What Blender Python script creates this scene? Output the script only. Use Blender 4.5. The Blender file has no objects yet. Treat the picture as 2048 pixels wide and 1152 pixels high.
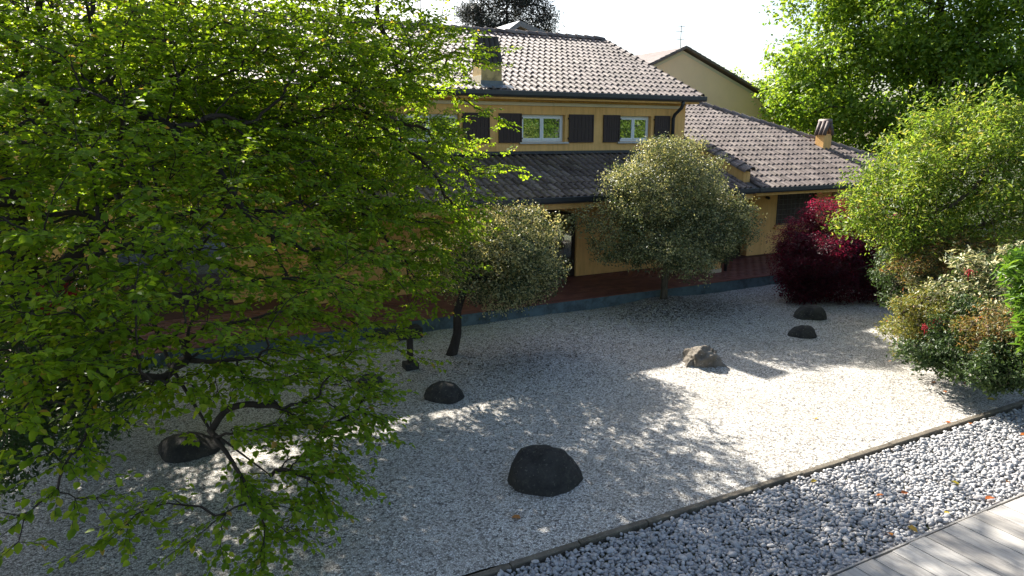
import bpy, math, random
import numpy as np
from mathutils import Vector, Matrix
R = math.radians
rng = np.random.default_rng(7)
random.seed(7)
S = bpy.context.scene
COL = S.collection

# ------------------------------------------------------------------ camera, sky, sun, exposure
H = 5.2
PITCH, YAW = R(12.388), R(62.534)          # YAW: angle between the view heading and the facade (X axis)
cd = bpy.data.cameras.new('camera'); cam = bpy.data.objects.new('camera', cd); COL.objects.link(cam)
cam.location = (0, 0, H); cam.rotation_euler = (R(90) - PITCH, 0, -(R(90) - YAW))
cd.sensor_width = 36; cd.lens = 36 * 1384 / 2048; cd.clip_end = 2000; cd.clip_start = 0.05
S.camera = cam
SUN_DIR = Vector((0.14, -1.0, -0.735)).normalized()
W = bpy.data.worlds.new('World'); S.world = W; W.use_nodes = True
nt = W.node_tree; bg = nt.nodes['Background']
sky = nt.nodes.new('ShaderNodeTexSky'); sky.sky_type = 'NISHITA'; sky.sun_disc = False
sky.sun_elevation = math.asin(-SUN_DIR.z); sky.sun_rotation = math.atan2(-SUN_DIR.x, -SUN_DIR.y)
sky.air_density = 1.0; sky.dust_density = 2.5; sky.ozone_density = 1.0
nt.links.new(sky.outputs[0], bg.inputs[0]); bg.inputs[1].default_value = 0.08
sd = bpy.data.lights.new('sun', 'SUN'); sun = bpy.data.objects.new('sun', sd); COL.objects.link(sun)
sd.energy = 5.0; sd.angle = R(0.53); sd.color = (1.0, 0.94, 0.85)
sun.rotation_euler = SUN_DIR.to_track_quat('-Z', 'Y').to_euler(); sun.location = (0, 40, 40)
S.view_settings.view_transform = 'Standard'; S.view_settings.look = 'None'
S.view_settings.exposure = 1.72; S.view_settings.gamma = 1.0
S.view_settings.use_curve_mapping = False
S.render.engine = 'CYCLES'
S.cycles.max_bounces = 6; S.cycles.diffuse_bounces = 3; S.cycles.transparent_max_bounces = 6
try:
    S.cycles.use_denoising = True
except Exception:
    pass

# ------------------------------------------------------------------ pixel helpers (photo pixels -> places at a chosen distance)
_h = np.array([math.cos(YAW), math.sin(YAW), 0.]); _r = np.array([math.sin(YAW), -math.cos(YAW), 0.]); _u = np.array([0, 0, 1.])
_f = _h * math.cos(PITCH) - _u * math.sin(PITCH); _c = _h * math.sin(PITCH) + _u * math.cos(PITCH)
_C = np.array([0, 0, H])
def ray(x, y): return _f + _r * (x - 1024) / 1384 - _c * (y - 576) / 1384
def at(x, y, d): r = ray(x, y); return _C + r * d / math.hypot(r[0], r[1])
def onz(x, y, z=0.): r = ray(x, y); return _C + r * (z - H) / r[2]
def ony(x, y, Y): r = ray(x, y); return _C + r * Y / r[1]
def proj(P):
    d = np.atleast_2d(P) - _C; z = d @ _f
    return 1024 + 1384 * (d @ _r) / z, 576 - 1384 * (d @ _c) / z, z

# ------------------------------------------------------------------ object helpers
def tag(o, label=None, cat=None, group=None, kind=None):
    if label: o['label'] = label
    if cat: o['category'] = cat
    if group: o['group'] = group
    if kind: o['kind'] = kind
    return o
def empty(name, loc=(0, 0, 0), rz=0, label=None, cat=None, group=None):
    o = bpy.data.objects.new(name, None); COL.objects.link(o); o.location = loc; o.rotation_euler = (0, 0, rz)
    o.empty_display_size = 0.1
    return tag(o, label, cat, group)
def link(name, me, mat=None, parent=None, smooth=False):
    if mat is not None and not me.materials: me.materials.append(mat)
    o = bpy.data.objects.new(name, me); COL.objects.link(o)
    if parent is not None:
        o.parent = parent
        o.matrix_parent_inverse = wmat(parent).inverted()
    if smooth: me.polygons.foreach_set('use_smooth', [True] * len(me.polygons))
    return o
def wmat(o):
    m = Matrix.LocRotScale(o.location, o.rotation_euler, o.scale)
    return (wmat(o.parent) @ o.matrix_parent_inverse @ m) if o.parent else m

class MB:
    def __init__(s): s.v = []; s.f = []
    def add(s, vs, fs):
        n = len(s.v); s.v += [tuple(map(float, p)) for p in vs]; s.f += [tuple(i + n for i in f) for f in fs]; return s
    def box(s, a, b, bev=0.0):
        x0, y0, z0 = a; x1, y1, z1 = b
        return s.add([(x0,y0,z0),(x1,y0,z0),(x1,y1,z0),(x0,y1,z0),(x0,y0,z1),(x1,y0,z1),(x1,y1,z1),(x0,y1,z1)],
                     [(3,2,1,0),(4,5,6,7),(0,1,5,4),(1,2,6,5),(2,3,7,6),(3,0,4,7)])
    def prism(s, poly, axis, a, b):
        # poly: list of 2D points; extruded along axis ('x','y','z') from a to b
        n = len(poly)
        def mk(p, t): return {'x': (t, p[0], p[1]), 'y': (p[0], t, p[1]), 'z': (p[0], p[1], t)}[axis]
        vs = [mk(p, a) for p in poly] + [mk(p, b) for p in poly]
        fs = [tuple(range(n))[::-1], tuple(range(n, 2 * n))] + [(i, (i + 1) % n, n + (i + 1) % n, n + i) for i in range(n)]
        return s.add(vs, fs)
    def tube(s, pts, rad, sides=8, cap=True):
        pts = [np.array(p, float) for p in pts]; n = len(pts)
        if np.isscalar(rad): rad = [rad] * n
        vs = []; prev = None
        for i, p in enumerate(pts):
            t = pts[min(i + 1, n - 1)] - pts[max(i - 1, 0)]; t = t / (np.linalg.norm(t) + 1e-9)
            if prev is None:
                a = np.array([1., 0, 0]) if abs(t[0]) < .8 else np.array([0, 1., 0])
            else: a = prev
            u = a - t * (a @ t); u /= np.linalg.norm(u) + 1e-9; w = np.cross(t, u); prev = u
            for k in range(sides):
                th = 2 * math.pi * k / sides
                vs.append(p + rad[i] * (math.cos(th) * u + math.sin(th) * w))
        fs = []
        for i in range(n - 1):
            for k in range(sides):
                k2 = (k + 1) % sides
                fs.append((i * sides + k, i * sides + k2, (i + 1) * sides + k2, (i + 1) * sides + k))
        if cap: fs.append(tuple(range(sides))[::-1]); fs.append(tuple(range((n - 1) * sides, n * sides)))
        return s.add(vs, fs)
    def mesh(s, name):
        me = bpy.data.meshes.new(name); me.from_pydata(s.v, [], s.f); me.update(); return me
    def build(s, name, mat, parent=None, smooth=False, bevel=0.0):
        o = link(name, s.mesh(name), mat, parent, smooth)
        if bevel:
            m = o.modifiers.new('bevel', 'BEVEL'); m.width = bevel; m.segments = 2; m.limit_method = 'ANGLE'
        return o

def big_mesh(name, V, F, rnd=None, smooth=False):
    """V (n,3) float, F (m,k) int, all faces of k corners; rnd: one value per face"""
    me = bpy.data.meshes.new(name); V = np.ascontiguousarray(V, np.float32); F = np.ascontiguousarray(F, np.int32)
    m, k = F.shape
    me.vertices.add(len(V)); me.vertices.foreach_set('co', V.ravel())
    me.loops.add(m * k); me.loops.foreach_set('vertex_index', F.ravel())
    me.polygons.add(m); me.polygons.foreach_set('loop_start', np.arange(0, m * k, k, dtype=np.int32))
    if smooth: me.polygons.foreach_set('use_smooth', np.ones(m, bool))
    me.update(calc_edges=True)
    if rnd is not None:
        a = me.attributes.new('rnd', 'FLOAT', 'FACE'); a.data.foreach_set('value', np.ascontiguousarray(rnd, np.float32))
    return me

# ------------------------------------------------------------------ materials
def new_mat(name):
    m = bpy.data.materials.new(name); m.use_nodes = True; n = m.node_tree; b = n.nodes['Principled BSDF']
    return m, n, b
def N(n, t, **kw):
    x = n.nodes.new(t)
    for k, v in kw.items(): setattr(x, k, v)
    return x
def rndval(n):
    """0..1 value of a piece: face attribute of a joined mesh plus the object's own random"""
    a = N(n, 'ShaderNodeAttribute', attribute_name='rnd'); o = N(n, 'ShaderNodeObjectInfo')
    s = N(n, 'ShaderNodeMath', operation='ADD'); n.links.new(a.outputs['Fac'], s.inputs[0]); n.links.new(o.outputs['Random'], s.inputs[1])
    f = N(n, 'ShaderNodeMath', operation='FRACT'); n.links.new(s.outputs[0], f.inputs[0]); return f.outputs[0]
def ramp(n, fac, stops):
    r = N(n, 'ShaderNodeValToRGB'); e = r.color_ramp.elements
    while len(e) < len(stops): e.new(0.5)
    for i, (p, c) in enumerate(stops):
        e[i].position = p; e[i].color = (*c, 1) if len(c) == 3 else c
    n.links.new(fac, r.inputs[0]); return r.outputs[0]
def noise(n, scale, detail=4, rough=.6, vec=None, stretch=None):
    t = N(n, 'ShaderNodeTexNoise'); t.inputs['Scale'].default_value = scale; t.inputs['Detail'].default_value = detail; t.inputs['Roughness'].default_value = rough
    g = N(n, 'ShaderNodeNewGeometry')
    v = g.outputs['Position']
    if stretch:
        mp = N(n, 'ShaderNodeMapping'); mp.inputs['Scale'].default_value = stretch; n.links.new(v, mp.inputs[0]); v = mp.outputs[0]
    n.links.new(v, t.inputs['Vector']); return t.outputs['Fac']
def mixc(n, fac, a, b, mode='MIX'):
    m = N(n, 'ShaderNodeMix', data_type='RGBA', blend_type=mode)
    for sock, v in ((m.inputs[0], fac), (m.inputs[6], a), (m.inputs[7], b)):
        if isinstance(v, (int, float)): sock.default_value = v
        elif isinstance(v, tuple): sock.default_value = (*v, 1)
        else: n.links.new(v, sock)
    return m.outputs[2]
def bump(n, b, h, strength=.3, dist=.02):
    x = N(n, 'ShaderNodeBump'); x.inputs['Strength'].default_value = strength; x.inputs['Distance'].default_value = dist
    n.links.new(h, x.inputs['Height']); n.links.new(x.outputs[0], b.inputs['Normal'])
def simple(name, col, rough=.6, var=.25, scale=3., bmp=.15, metal=0, spec=.4, stretch=None, dirt=None, dirtscale=.8):
    m, n, b = new_mat(name)
    f = noise(n, scale, 5, .65, stretch=stretch)
    lo = tuple(c * (1 - var) for c in col); hi = tuple(min(1, c * (1 + var)) for c in col)
    c = ramp(n, f, [(.3, lo), (.7, hi)])
    if dirt:
        d = ramp(n, noise(n, dirtscale, 6, .7), [(.48, (0, 0, 0)), (.72, (1, 1, 1))])
        c = mixc(n, d, c, dirt)
    n.links.new(c, b.inputs['Base Color']); b.inputs['Roughness'].default_value = rough; b.inputs['Metallic'].default_value = metal
    b.inputs['Specular IOR Level'].default_value = spec
    if bmp: bump(n, b, noise(n, scale * 12, 4, .7, stretch=stretch), bmp, .01)
    return m
def leafmat(name, stops, trans, tmix=.5, rough=.45, spec=.35):
    m, n, b = new_mat(name); v = rndval(n)
    c = ramp(n, v, stops); n.links.new(c, b.inputs['Base Color']); b.inputs['Roughness'].default_value = rough
    b.inputs['Specular IOR Level'].default_value = spec
    t = N(n, 'ShaderNodeBsdfTranslucent'); tc = mixc(n, 1.0, c, trans, 'MULTIPLY'); n.links.new(tc, t.inputs[0])
    mx = N(n, 'ShaderNodeMixShader'); mx.inputs[0].default_value = tmix
    n.links.new(b.outputs[0], mx.inputs[1]); n.links.new(t.outputs[0], mx.inputs[2])
    n.links.new(mx.outputs[0], n.nodes['Material Output'].inputs[0]); return m
M = {}
M['plaster'] = simple('plaster', (.68, .45, .165), .85, .07, 1.2, .12, spec=.2, dirt=(.56, .37, .145), dirtscale=.7)
def plaster_material():
    m, n, b = new_mat('plaster')
    c = ramp(n, noise(n, 1.1, 6, .7), [(.3, (.68, .385, .135)), (.7, (.80, .485, .185))])
    st = ramp(n, noise(n, 2.2, 6, .75, stretch=(3.2, 3.2, .35)), [(.46, (1, 1, 1)), (.74, (.72, .70, .66))])
    c = mixc(n, 1.0, c, st, 'MULTIPLY')
    n.links.new(c, b.inputs['Base Color']); b.inputs['Roughness'].default_value = .88; b.inputs['Specular IOR Level'].default_value = .2
    bump(n, b, noise(n, 30, 6, .75), .3, .01); return m
M['plaster'] = plaster_material()
M['plaster_old'] = simple('plaster_old', (.50, .36, .17), .9, .2, 3, .2, spec=.2, dirt=(.10, .085, .06), dirtscale=2.6)
M['plaster_pale'] = simple('plaster_pale', (.86, .61, .38), .9, .05, .6, .1, spec=.2)
M['cream'] = simple('cream', (.62, .53, .37), .7, .06, 1, .03)
M['gutter'] = simple('gutter_metal', (.030, .034, .042), .45, .2, 2, .02, metal=.0, spec=.5)
M['shutter'] = simple('shutter_wood', (.036, .020, .017), .6, .25, 3, .1, stretch=(8, 8, 1))
M['white'] = simple('white_frame', (.70, .72, .74), .4, .04, 2, 0)
M['stone_sill'] = simple('stone_sill', (.48, .47, .45), .7, .1, 6, .1)
M['iron'] = simple('iron', (.10, .095, .085), .5, .2, 4, .05)
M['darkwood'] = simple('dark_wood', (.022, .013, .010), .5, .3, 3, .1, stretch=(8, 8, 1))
M['blue_wall'] = simple('painted_concrete', (.085, .125, .145), .75, .3, 2.5, .3, dirt=(.030, .036, .034), dirtscale=2.4)
M['lead'] = simple('lead_flashing', (.13, .15, .17), .5, .3, 5, .3)
M['redwood'] = simple('red_boards', (.085, .030, .024), .8, .15, 2, .1)
M['bark'] = simple('bark', (.040, .032, .027), .9, .4, 5, .8, stretch=(2, 2, .5), spec=.2)
M['bark_light'] = simple('bark_light', (.10, .085, .065), .9, .35, 6, .8, stretch=(2, 2, .5), spec=.2)
M['twig'] = simple('twig', (.045, .034, .028), .85, .3, 8, .2, spec=.2)
M['roof_slab'] = simple('roof_underlay', (.14, .115, .10), .9, .2, 3, .2)

def tile_material():
    m, n, b = new_mat('concrete_tile'); v = rndval(n)
    c = ramp(n, v, [(0, (.095, .073, .066)), (.35, (.142, .112, .102)), (.7, (.18, .143, .130)), (.9, (.23, .19, .165)), (1, (.12, .095, .078))])
    st = ramp(n, noise(n, 1.1, 6, .7), [(.42, (1, 1, 1)), (.75, (.62, .58, .52))])
    c = mixc(n, 1.0, c, st, 'MULTIPLY')
    sp = ramp(n, noise(n, 14, 4, .7), [(.55, (0, 0, 0)), (.75, (1, 1, 1))])
    c = mixc(n, mixc(n, 1.0, sp, (.35, .35, .35), 'MULTIPLY'), c, (.33, .30, .22))
    n.links.new(c, b.inputs['Base Color']); b.inputs['Roughness'].default_value = .64; b.inputs['Specular IOR Level'].default_value = .33
    bump(n, b, noise(n, 60, 4, .7), .25, .01); return m
M['tile'] = tile_material()

def gravel_material():
    m, n, b = new_mat('white_gravel')
    g = N(n, 'ShaderNodeNewGeometry')
    v1 = N(n, 'ShaderNodeTexVoronoi'); v1.inputs['Scale'].default_value = 36; v1.inputs['Randomness'].default_value = 1
    v2 = N(n, 'ShaderNodeTexVoronoi', feature='DISTANCE_TO_EDGE'); v2.inputs['Scale'].default_value = 36
    n.links.new(g.outputs['Position'], v1.inputs['Vector']); n.links.new(g.outputs['Position'], v2.inputs['Vector'])
    sep = N(n, 'ShaderNodeSeparateColor'); n.links.new(v1.outputs['Color'], sep.inputs[0])
    c = ramp(n, sep.outputs[0], [(0, (.10, .095, .09)), (.12, (.28, .26, .23)), (.35, (.49, .46, .41)), (.7, (.63, .605, .55)), (1, (.78, .765, .72))])
    e = ramp(n, v2.outputs['Distance'], [(0, (.25, .25, .25)), (.18, (1, 1, 1))])
    c = mixc(n, 1.0, c, e, 'MULTIPLY')
    # old dirt: broad brownish patches
    d = ramp(n, noise(n, .55, 7, .7), [(.45, (0, 0, 0)), (.8, (.5, .5, .5))])
    c = mixc(n, d, c, (.26, .23, .185))
    n.links.new(c, b.inputs['Base Color']); b.inputs['Roughness'].default_value = .85; b.inputs['Specular IOR Level'].default_value = .25
    h = N(n, 'ShaderNodeMath', operation='ADD'); n.links.new(v2.outputs['Distance'], h.inputs[0]); n.links.new(sep.outputs[1], h.inputs[1])
    bump(n, b, h.outputs[0], .9, .014); return m
M['gravel'] = gravel_material()

def pebble_material():
    m, n, b = new_mat('grey_pebble'); v = rndval(n)
    c = ramp(n, v, [(0, (.15, .15, .155)), (.3, (.25, .25, .255)), (.65, (.34, .338, .34)), (.85, (.45, .44, .43)), (.95, (.40, .35, .31)), (1, (.58, .565, .55))])
    c = mixc(n, .5, c, ramp(n, noise(n, 22, 4, .65), [(.3, (.19, .19, .195)), (.7, (.50, .495, .49))]))
    n.links.new(c, b.inputs['Base Color']); b.inputs['Roughness'].default_value = .7; b.inputs['Specular IOR Level'].default_value = .3
    bump(n, b, noise(n, 90, 3, .6), .15, .004); return m
M['pebble'] = pebble_material()
def board_material():
    m, n, b = new_mat('weathered_board'); v = rndval(n)
    c = ramp(n, v, [(0, (.30, .285, .265)), (.4, (.40, .385, .36)), (.75, (.47, .455, .43)), (1, (.35, .325, .29))])
    gr = ramp(n, noise(n, 3, 6, .7, stretch=(22, 1.2, 4)), [(.3, (.55, .53, .50)), (.62, (1, 1, 1))])
    c = mixc(n, 1.0, c, gr, 'MULTIPLY')
    c = mixc(n, ramp(n, noise(n, 1.6, 5, .7, stretch=(3, .6, 1)), [(.5, (0, 0, 0)), (.8, (.7, .7, .7))]), c, (.22, .205, .185))
    n.links.new(c, b.inputs['Base Color']); b.inputs['Roughness'].default_value = .7; b.inputs['Specular IOR Level'].default_value = .3
    bump(n, b, noise(n, 8, 5, .7, stretch=(22, 1.2, 4)), .35, .006); return m
M['board'] = board_material()
def floor_tile_material():
    m, n, b = new_mat('red_floor_tile'); v = rndval(n)
    c = ramp(n, v, [(0, (.145, .048, .036)), (.5, (.19, .062, .046)), (1, (.22, .082, .06))])
    c = mixc(n, 1.0, c, ramp(n, noise(n, 3, 5, .7), [(.3, (.65, .65, .65)), (.65, (1, 1, 1))]), 'MULTIPLY')
    n.links.new(c, b.inputs['Base Color']); b.inputs['Roughness'].default_value = .6; return m
M['floor_tile'] = floor_tile_material()
def rock_material(name, c0, c1, moss):
    m, n, b = new_mat(name)
    c = ramp(n, noise(n, 3.2, 8, .72), [(.3, c0), (.72, c1)])
    c = mixc(n, ramp(n, noise(n, 5.5, 6, .75), [(.56, (0, 0, 0)), (.74, (.8, .8, .8))]), c, moss)
    c = mixc(n, ramp(n, noise(n, 21, 5, .7), [(.60, (0, 0, 0)), (.70, (.75, .75, .75))]), c, tuple(min(.5, v * 2.2 + .04) for v in moss))
    n.links.new(c, b.inputs['Base Color']); b.inputs['Roughness'].default_value = .85; b.inputs['Specular IOR Level'].default_value = .25
    bump(n, b, noise(n, 9, 9, .78), 1.0, .07); return m
M['rock_dark'] = rock_material('dark_rock', (.016, .016, .016), (.075, .070, .062), (.10, .095, .07))
M['rock_brown'] = rock_material('brown_rock', (.085, .072, .058), (.30, .265, .215), (.40, .37, .29))
M['edging'] = rock_material('timber_edging', (.10, .085, .066), (.25, .215, .165), (.17, .16, .11))
M['soil'] = simple('soil_grass', (.045, .055, .022), .95, .5, 1.5, .6)
def glass_material():
    m, n, b = new_mat('window_glass')
    gl = N(n, 'ShaderNodeBsdfGlossy'); gl.inputs['Roughness'].default_value = .015; gl.inputs['Color'].default_value = (.85, .9, .92, 1)
    b.inputs['Base Color'].default_value = (.02, .026, .03, 1); b.inputs['Roughness'].default_value = .1
    fr = N(n, 'ShaderNodeLayerWeight'); fr.inputs[0].default_value = .35
    ad = N(n, 'ShaderNodeMath', operation='ADD'); ad.inputs[1].default_value = .26; n.links.new(fr.outputs['Fresnel'], ad.inputs[0])
    mx = N(n, 'ShaderNodeMixShader'); n.links.new(ad.outputs[0], mx.inputs[0]); n.links.new(b.outputs[0], mx.inputs[1]); n.links.new(gl.outputs[0], mx.inputs[2])
    n.links.new(mx.outputs[0], n.nodes['Material Output'].inputs[0]); return m
M['glass'] = glass_material()
def clear_glass():
    m, n, b = new_mat('door_glass')
    gl = N(n, 'ShaderNodeBsdfGlossy'); gl.inputs['Roughness'].default_value = .02
    tr = N(n, 'ShaderNodeBsdfTransparent'); tr.inputs[0].default_value = (.8, .82, .8, 1)
    mx = N(n, 'ShaderNodeMixShader'); mx.inputs[0].default_value = .18; n.links.new(tr.outputs[0], mx.inputs[1]); n.links.new(gl.outputs[0], mx.inputs[2])
    n.links.new(mx.outputs[0], n.nodes['Material Output'].inputs[0]); return m
M['clear_glass'] = clear_glass()
# foliage
M['leaf_big'] = leafmat('leaf_parrotia', [(0, (.105, .192, .013)), (.5, (.165, .268, .018)), (.86, (.215, .320, .024)), (.975, (.28, .34, .04)), (1, (.33, .19, .06))], (1.8, 1.62, .75), .62, .5, .25)
M['leaf_hornbeam'] = leafmat('leaf_hornbeam', [(0, (.080, .155, .018)), (.6, (.140, .235, .028)), (1, (.22, .30, .042))], (1.8, 1.65, .8), .58)
M['leaf_bright'] = leafmat('leaf_bright', [(0, (.085, .155, .020)), (.6, (.160, .245, .034)), (.93, (.25, .31, .055)), (1, (.32, .29, .09))], (1.65, 1.55, .85), .48)
M['leaf_varieg'] = leafmat('leaf_variegated', [(0, (.030, .052, .024)), (.3, (.066, .095, .042)), (.55, (.17, .19, .088)), (.8, (.38, .38, .19)), (1, (.50, .44, .23))], (1.3, 1.2, .75), .42, .42, .45)
M['leaf_lance'] = leafmat('leaf_lance', [(0, (.055, .125, .016)), (.6, (.100, .195, .026)), (1, (.16, .25, .04))], (1.6, 1.5, .8), .42)
M['leaf_maple'] = leafmat('leaf_maple', [(0, (.010, .0022, .005)), (.6, (.022, .0035, .008)), (1, (.050, .0075, .017))], (9.0, 3.0, 4.2), .55)
M['leaf_nandina'] = leafmat('leaf_nandina', [(0, (.09, .13, .028)), (.5, (.19, .20, .045)), (.8, (.29, .24, .06)), (1, (.33, .15, .06))], (1.5, 1.4, .8), .4)
M['leaf_orange'] = leafmat('leaf_orange', [(0, (.06, .10, .03)), (.45, (.14, .15, .045)), (.8, (.30, .19, .07)), (1, (.30, .09, .05))], (1.5, 1.3, .8), .4)
M['leaf_cream'] = leafmat('leaf_cream', [(0, (.05, .09, .025)), (.4, (.12, .16, .05)), (.7, (.44, .41, .22)), (1, (.58, .55, .33))], (1.1, 1.1, .8), .3)
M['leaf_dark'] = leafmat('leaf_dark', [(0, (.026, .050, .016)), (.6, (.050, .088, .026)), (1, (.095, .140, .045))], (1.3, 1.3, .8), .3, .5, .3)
M['leaf_conifer'] = leafmat('leaf_conifer', [(0, (.030, .036, .030)), (1, (.075, .080, .065))], (1.1, 1.1, .9), .2)
M['petal'] = leafmat('berry_red', [(0, (.35, .012, .03)), (1, (.5, .03, .06))], (1.2, 1, 1), .3)
M['leaf_fallen'] = leafmat('leaf_fallen', [(0, (.36, .10, .025)), (.5, (.42, .17, .03)), (.8, (.25, .09, .04)), (1, (.55, .45, .05))], (1.2, 1.1, .9), .3)
M['debris'] = leafmat('leaf_litter', [(0, (.03, .022, .016)), (.7, (.06, .045, .03)), (1, (.16, .09, .05))], (1, 1, 1), .2)

# ------------------------------------------------------------------ ground, gravel, pebbles, deck, terrace (structure)
GY0, GY1 = 6.86, 17.25
tag(MB().add([(-400, -400, -.16), (400, -400, -.16), (400, 400, -.16), (-400, 400, -.16)], [(0, 1, 2, 3)]).build('ground', M['soil']), kind='structure')
RK = ((5.0, 8.6, .62), (5.05, 12.45, .5), (11.1, 11.8, .52), (15.1, 12.3, .46), (16.8, 13.5, .48), (.2, 12.3, .75))      # gravel banked up round the rocks
def gz(x, y):
    x = np.asarray(x, float); y = np.asarray(y, float)
    return (.018 * np.sin(x * .9 + y * .5) * np.sin(y * .8 - x * .3) + .010 * np.sin(2.3 * x + 1) * np.sin(2.9 * y) +
            sum(.05 * np.exp(-(((x - a) ** 2 + (y - c) ** 2) / r ** 2) ** 2) * (1 + .5 * np.sin(5 * x + 3 * y)) for a, c, r in RK) + .008 * np.sin(7 * x + 2 * np.sin(3 * y)) * np.sin(6.1 * y + np.sin(4 * x)) +
            .16 * np.exp(-((x - 14.1) ** 2 + (y - 16.7) ** 2) / 1.1) + .05 * np.exp(-((x - 6.05) ** 2 + (y - 14.9) ** 2) / .4))
gx = np.arange(-5.0, 22.01, .09); gy = np.arange(GY0, GY1 + .01, (GY1 - GY0) / 115)
X, Y = np.meshgrid(gx, gy); Z = gz(X, Y); V = np.stack([X, Y, Z], -1).reshape(-1, 3)
nx = len(gx); i0 = (np.arange(len(gy) - 1)[:, None] * nx + np.arange(nx - 1)[None, :]).ravel()
tag(link('gravel_bed', big_mesh('gravel_bed', V, np.stack([i0, i0 + 1, i0 + nx + 1, i0 + nx], 1), smooth=True), M['gravel']), kind='structure')

# pebble bed: 300 nearest pebbles as parts, the rest one joined part
def pebble_mesh(k):
    r2 = np.random.default_rng(40 + k)
    import bmesh
    bm = bmesh.new(); bmesh.ops.create_icosphere(bm, subdivisions=2 if k < 0 else 1, radius=1.0)
    a = r2.normal(size=(3, 3)); off = r2.uniform(0, 6, 3)
    for v in bm.verts:
        p = np.array(v.co); s = 1 + .16 * sum(math.sin(2.0 * (a[i] @ p) + off[i]) for i in range(3)) / 1.5
        v.co = Vector(p * s)
    me = bpy.data.meshes.new('pebble'); bm.to_mesh(me); bm.free(); me.materials.append(M['pebble'])
    me.polygons.foreach_set('use_smooth', [True] * len(me.polygons)); return me
PM = [pebble_mesh(k) for k in range(5)]
PY0, PY1 = 4.86, 6.74
bed = tag(MB().add([(0.5, PY0 - .3, -.07), (24, PY0 - .3, -.07), (24, PY1 + .05, -.07), (.5, PY1 + .05, -.07)], [(0, 1, 2, 3)]).build('pebble_bed', M['soil']), kind='structure')
pts = []
for layer, (sp, zz) in enumerate(((.055, -.044), (.057, -.016))):
    for iy, y in enumerate(np.arange(PY0 - .06, PY1 - .02, sp * .9)):
        xs = np.arange(1.8, 18.5, sp) + (iy % 2) * sp / 2
        pp = np.stack([xs + rng.uniform(-.022, .022, len(xs)), np.full(len(xs), y) + rng.uniform(-.022, .022, len(xs)), zz + rng.uniform(-.014, .022, len(xs))], 1)
        if layer: pp = pp[rng.random(len(pp)) < .72]
        pts.append(pp)
P = np.concatenate(pts)
sx_, sy_, sz_ = proj(P)
P = P[(sx_ > -100) & (sx_ < 2350) & (sy_ < 1330)]
n = len(P)
size = np.clip(rng.lognormal(math.log(.031), .28, n), .016, .062)
asp = np.stack([size * rng.uniform(.9, 1.35, n), size * rng.uniform(.75, 1.0, n), size * rng.uniform(.5, .8, n)], 1)
rot = rng.uniform(0, 2 * math.pi, n); tilt = rng.normal(0, .28, (n, 2))
sx_, sy_, sz_ = proj(P)
vis = (sx_ > 0) & (sx_ < 2048) & (sy_ < 1152) & (P[:, 2] > -.035)
order = np.argsort(np.where(vis, -size / sz_, 1e3)); top = set(order[:300].tolist())
VV, FF, RR = [], [], []; base = 0
mv = []
for me in PM:
    v = np.empty(len(me.vertices) * 3, np.float32); me.vertices.foreach_get('co', v); f = np.empty(len(me.loops), np.int32); me.loops.foreach_get('vertex_index', f)
    mv.append((v.reshape(-1, 3), f.reshape(-1, 3)))
for i in range(n):
    k = i % 5; mtx = Matrix.Rotation(rot[i], 3, 'Z') @ Matrix.Rotation(tilt[i, 0], 3, 'X') @ Matrix.Rotation(tilt[i, 1], 3, 'Y')
    if i in top:
        o = bpy.data.objects.new('pebble', PM[k]); COL.objects.link(o); o.parent = bed; o.location = P[i]; o.scale = asp[i]; o.rotation_euler = mtx.to_euler()
    else:
        A = np.array(mtx) * asp[i][None, :]
        VV.append(mv[k][0] @ A.T + P[i]); FF.append(mv[k][1] + base); base += len(mv[k][0]); RR.append(np.full(len(mv[k][1]), rng.random()))
pm = big_mesh('pebbles', np.concatenate(VV), np.concatenate(FF), np.concatenate(RR), smooth=True)
tag(link('pebbles', pm, M['pebble'], bed), kind='stuff')

# timber edging between gravel and pebbles, one piece per length
edg = empty('garden_edging', (3, 6.8, 0), 0, 'low weathered timber edging between white gravel and grey pebbles', 'edging')
x = 0.6
while x < 21:
    L = random.uniform(.85, 1.25); dy = random.uniform(-.012, .012) + .06 * (x - 7) / 14; h = random.uniform(.018, .034)
    b = MB(); nseg = 5
    for s in range(nseg):
        pass
    b.box((x, 6.755 + dy, -.12), (x + L - .012, 6.855 + dy + random.uniform(-.008, .008), h))
    o = b.build('edging_board', M['edging'], edg, bevel=.012); x += L

# wooden deck, boards running away from the pebbles
deck = tag(MB().box((2.5, -3, -.14), (24, 4.70, -.03)).build('wooden_deck', M['darkwood']), kind='structure')
x = 3.0; BW = .35
while x < 22:
    me_ = MB().box((0, 0, 0), (BW - .012, 7.6, .045)).mesh('board') if x == 3.0 else me_
    o = bpy.data.objects.new('board', me_); COL.objects.link(o); o.parent = deck
    o.location = (x, -2.85 + random.uniform(-.012, .012), .015 + random.uniform(-.002, .003))
    if not me_.materials: me_.materials.append(M['board'])
    m = o.modifiers.new('bevel', 'BEVEL'); m.width = .006; m.segments = 2
    x += BW
MB().box((2.6, 4.775, -.10), (23.6, 4.80, .055)).build('edge_trim', M['board'], deck)

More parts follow.
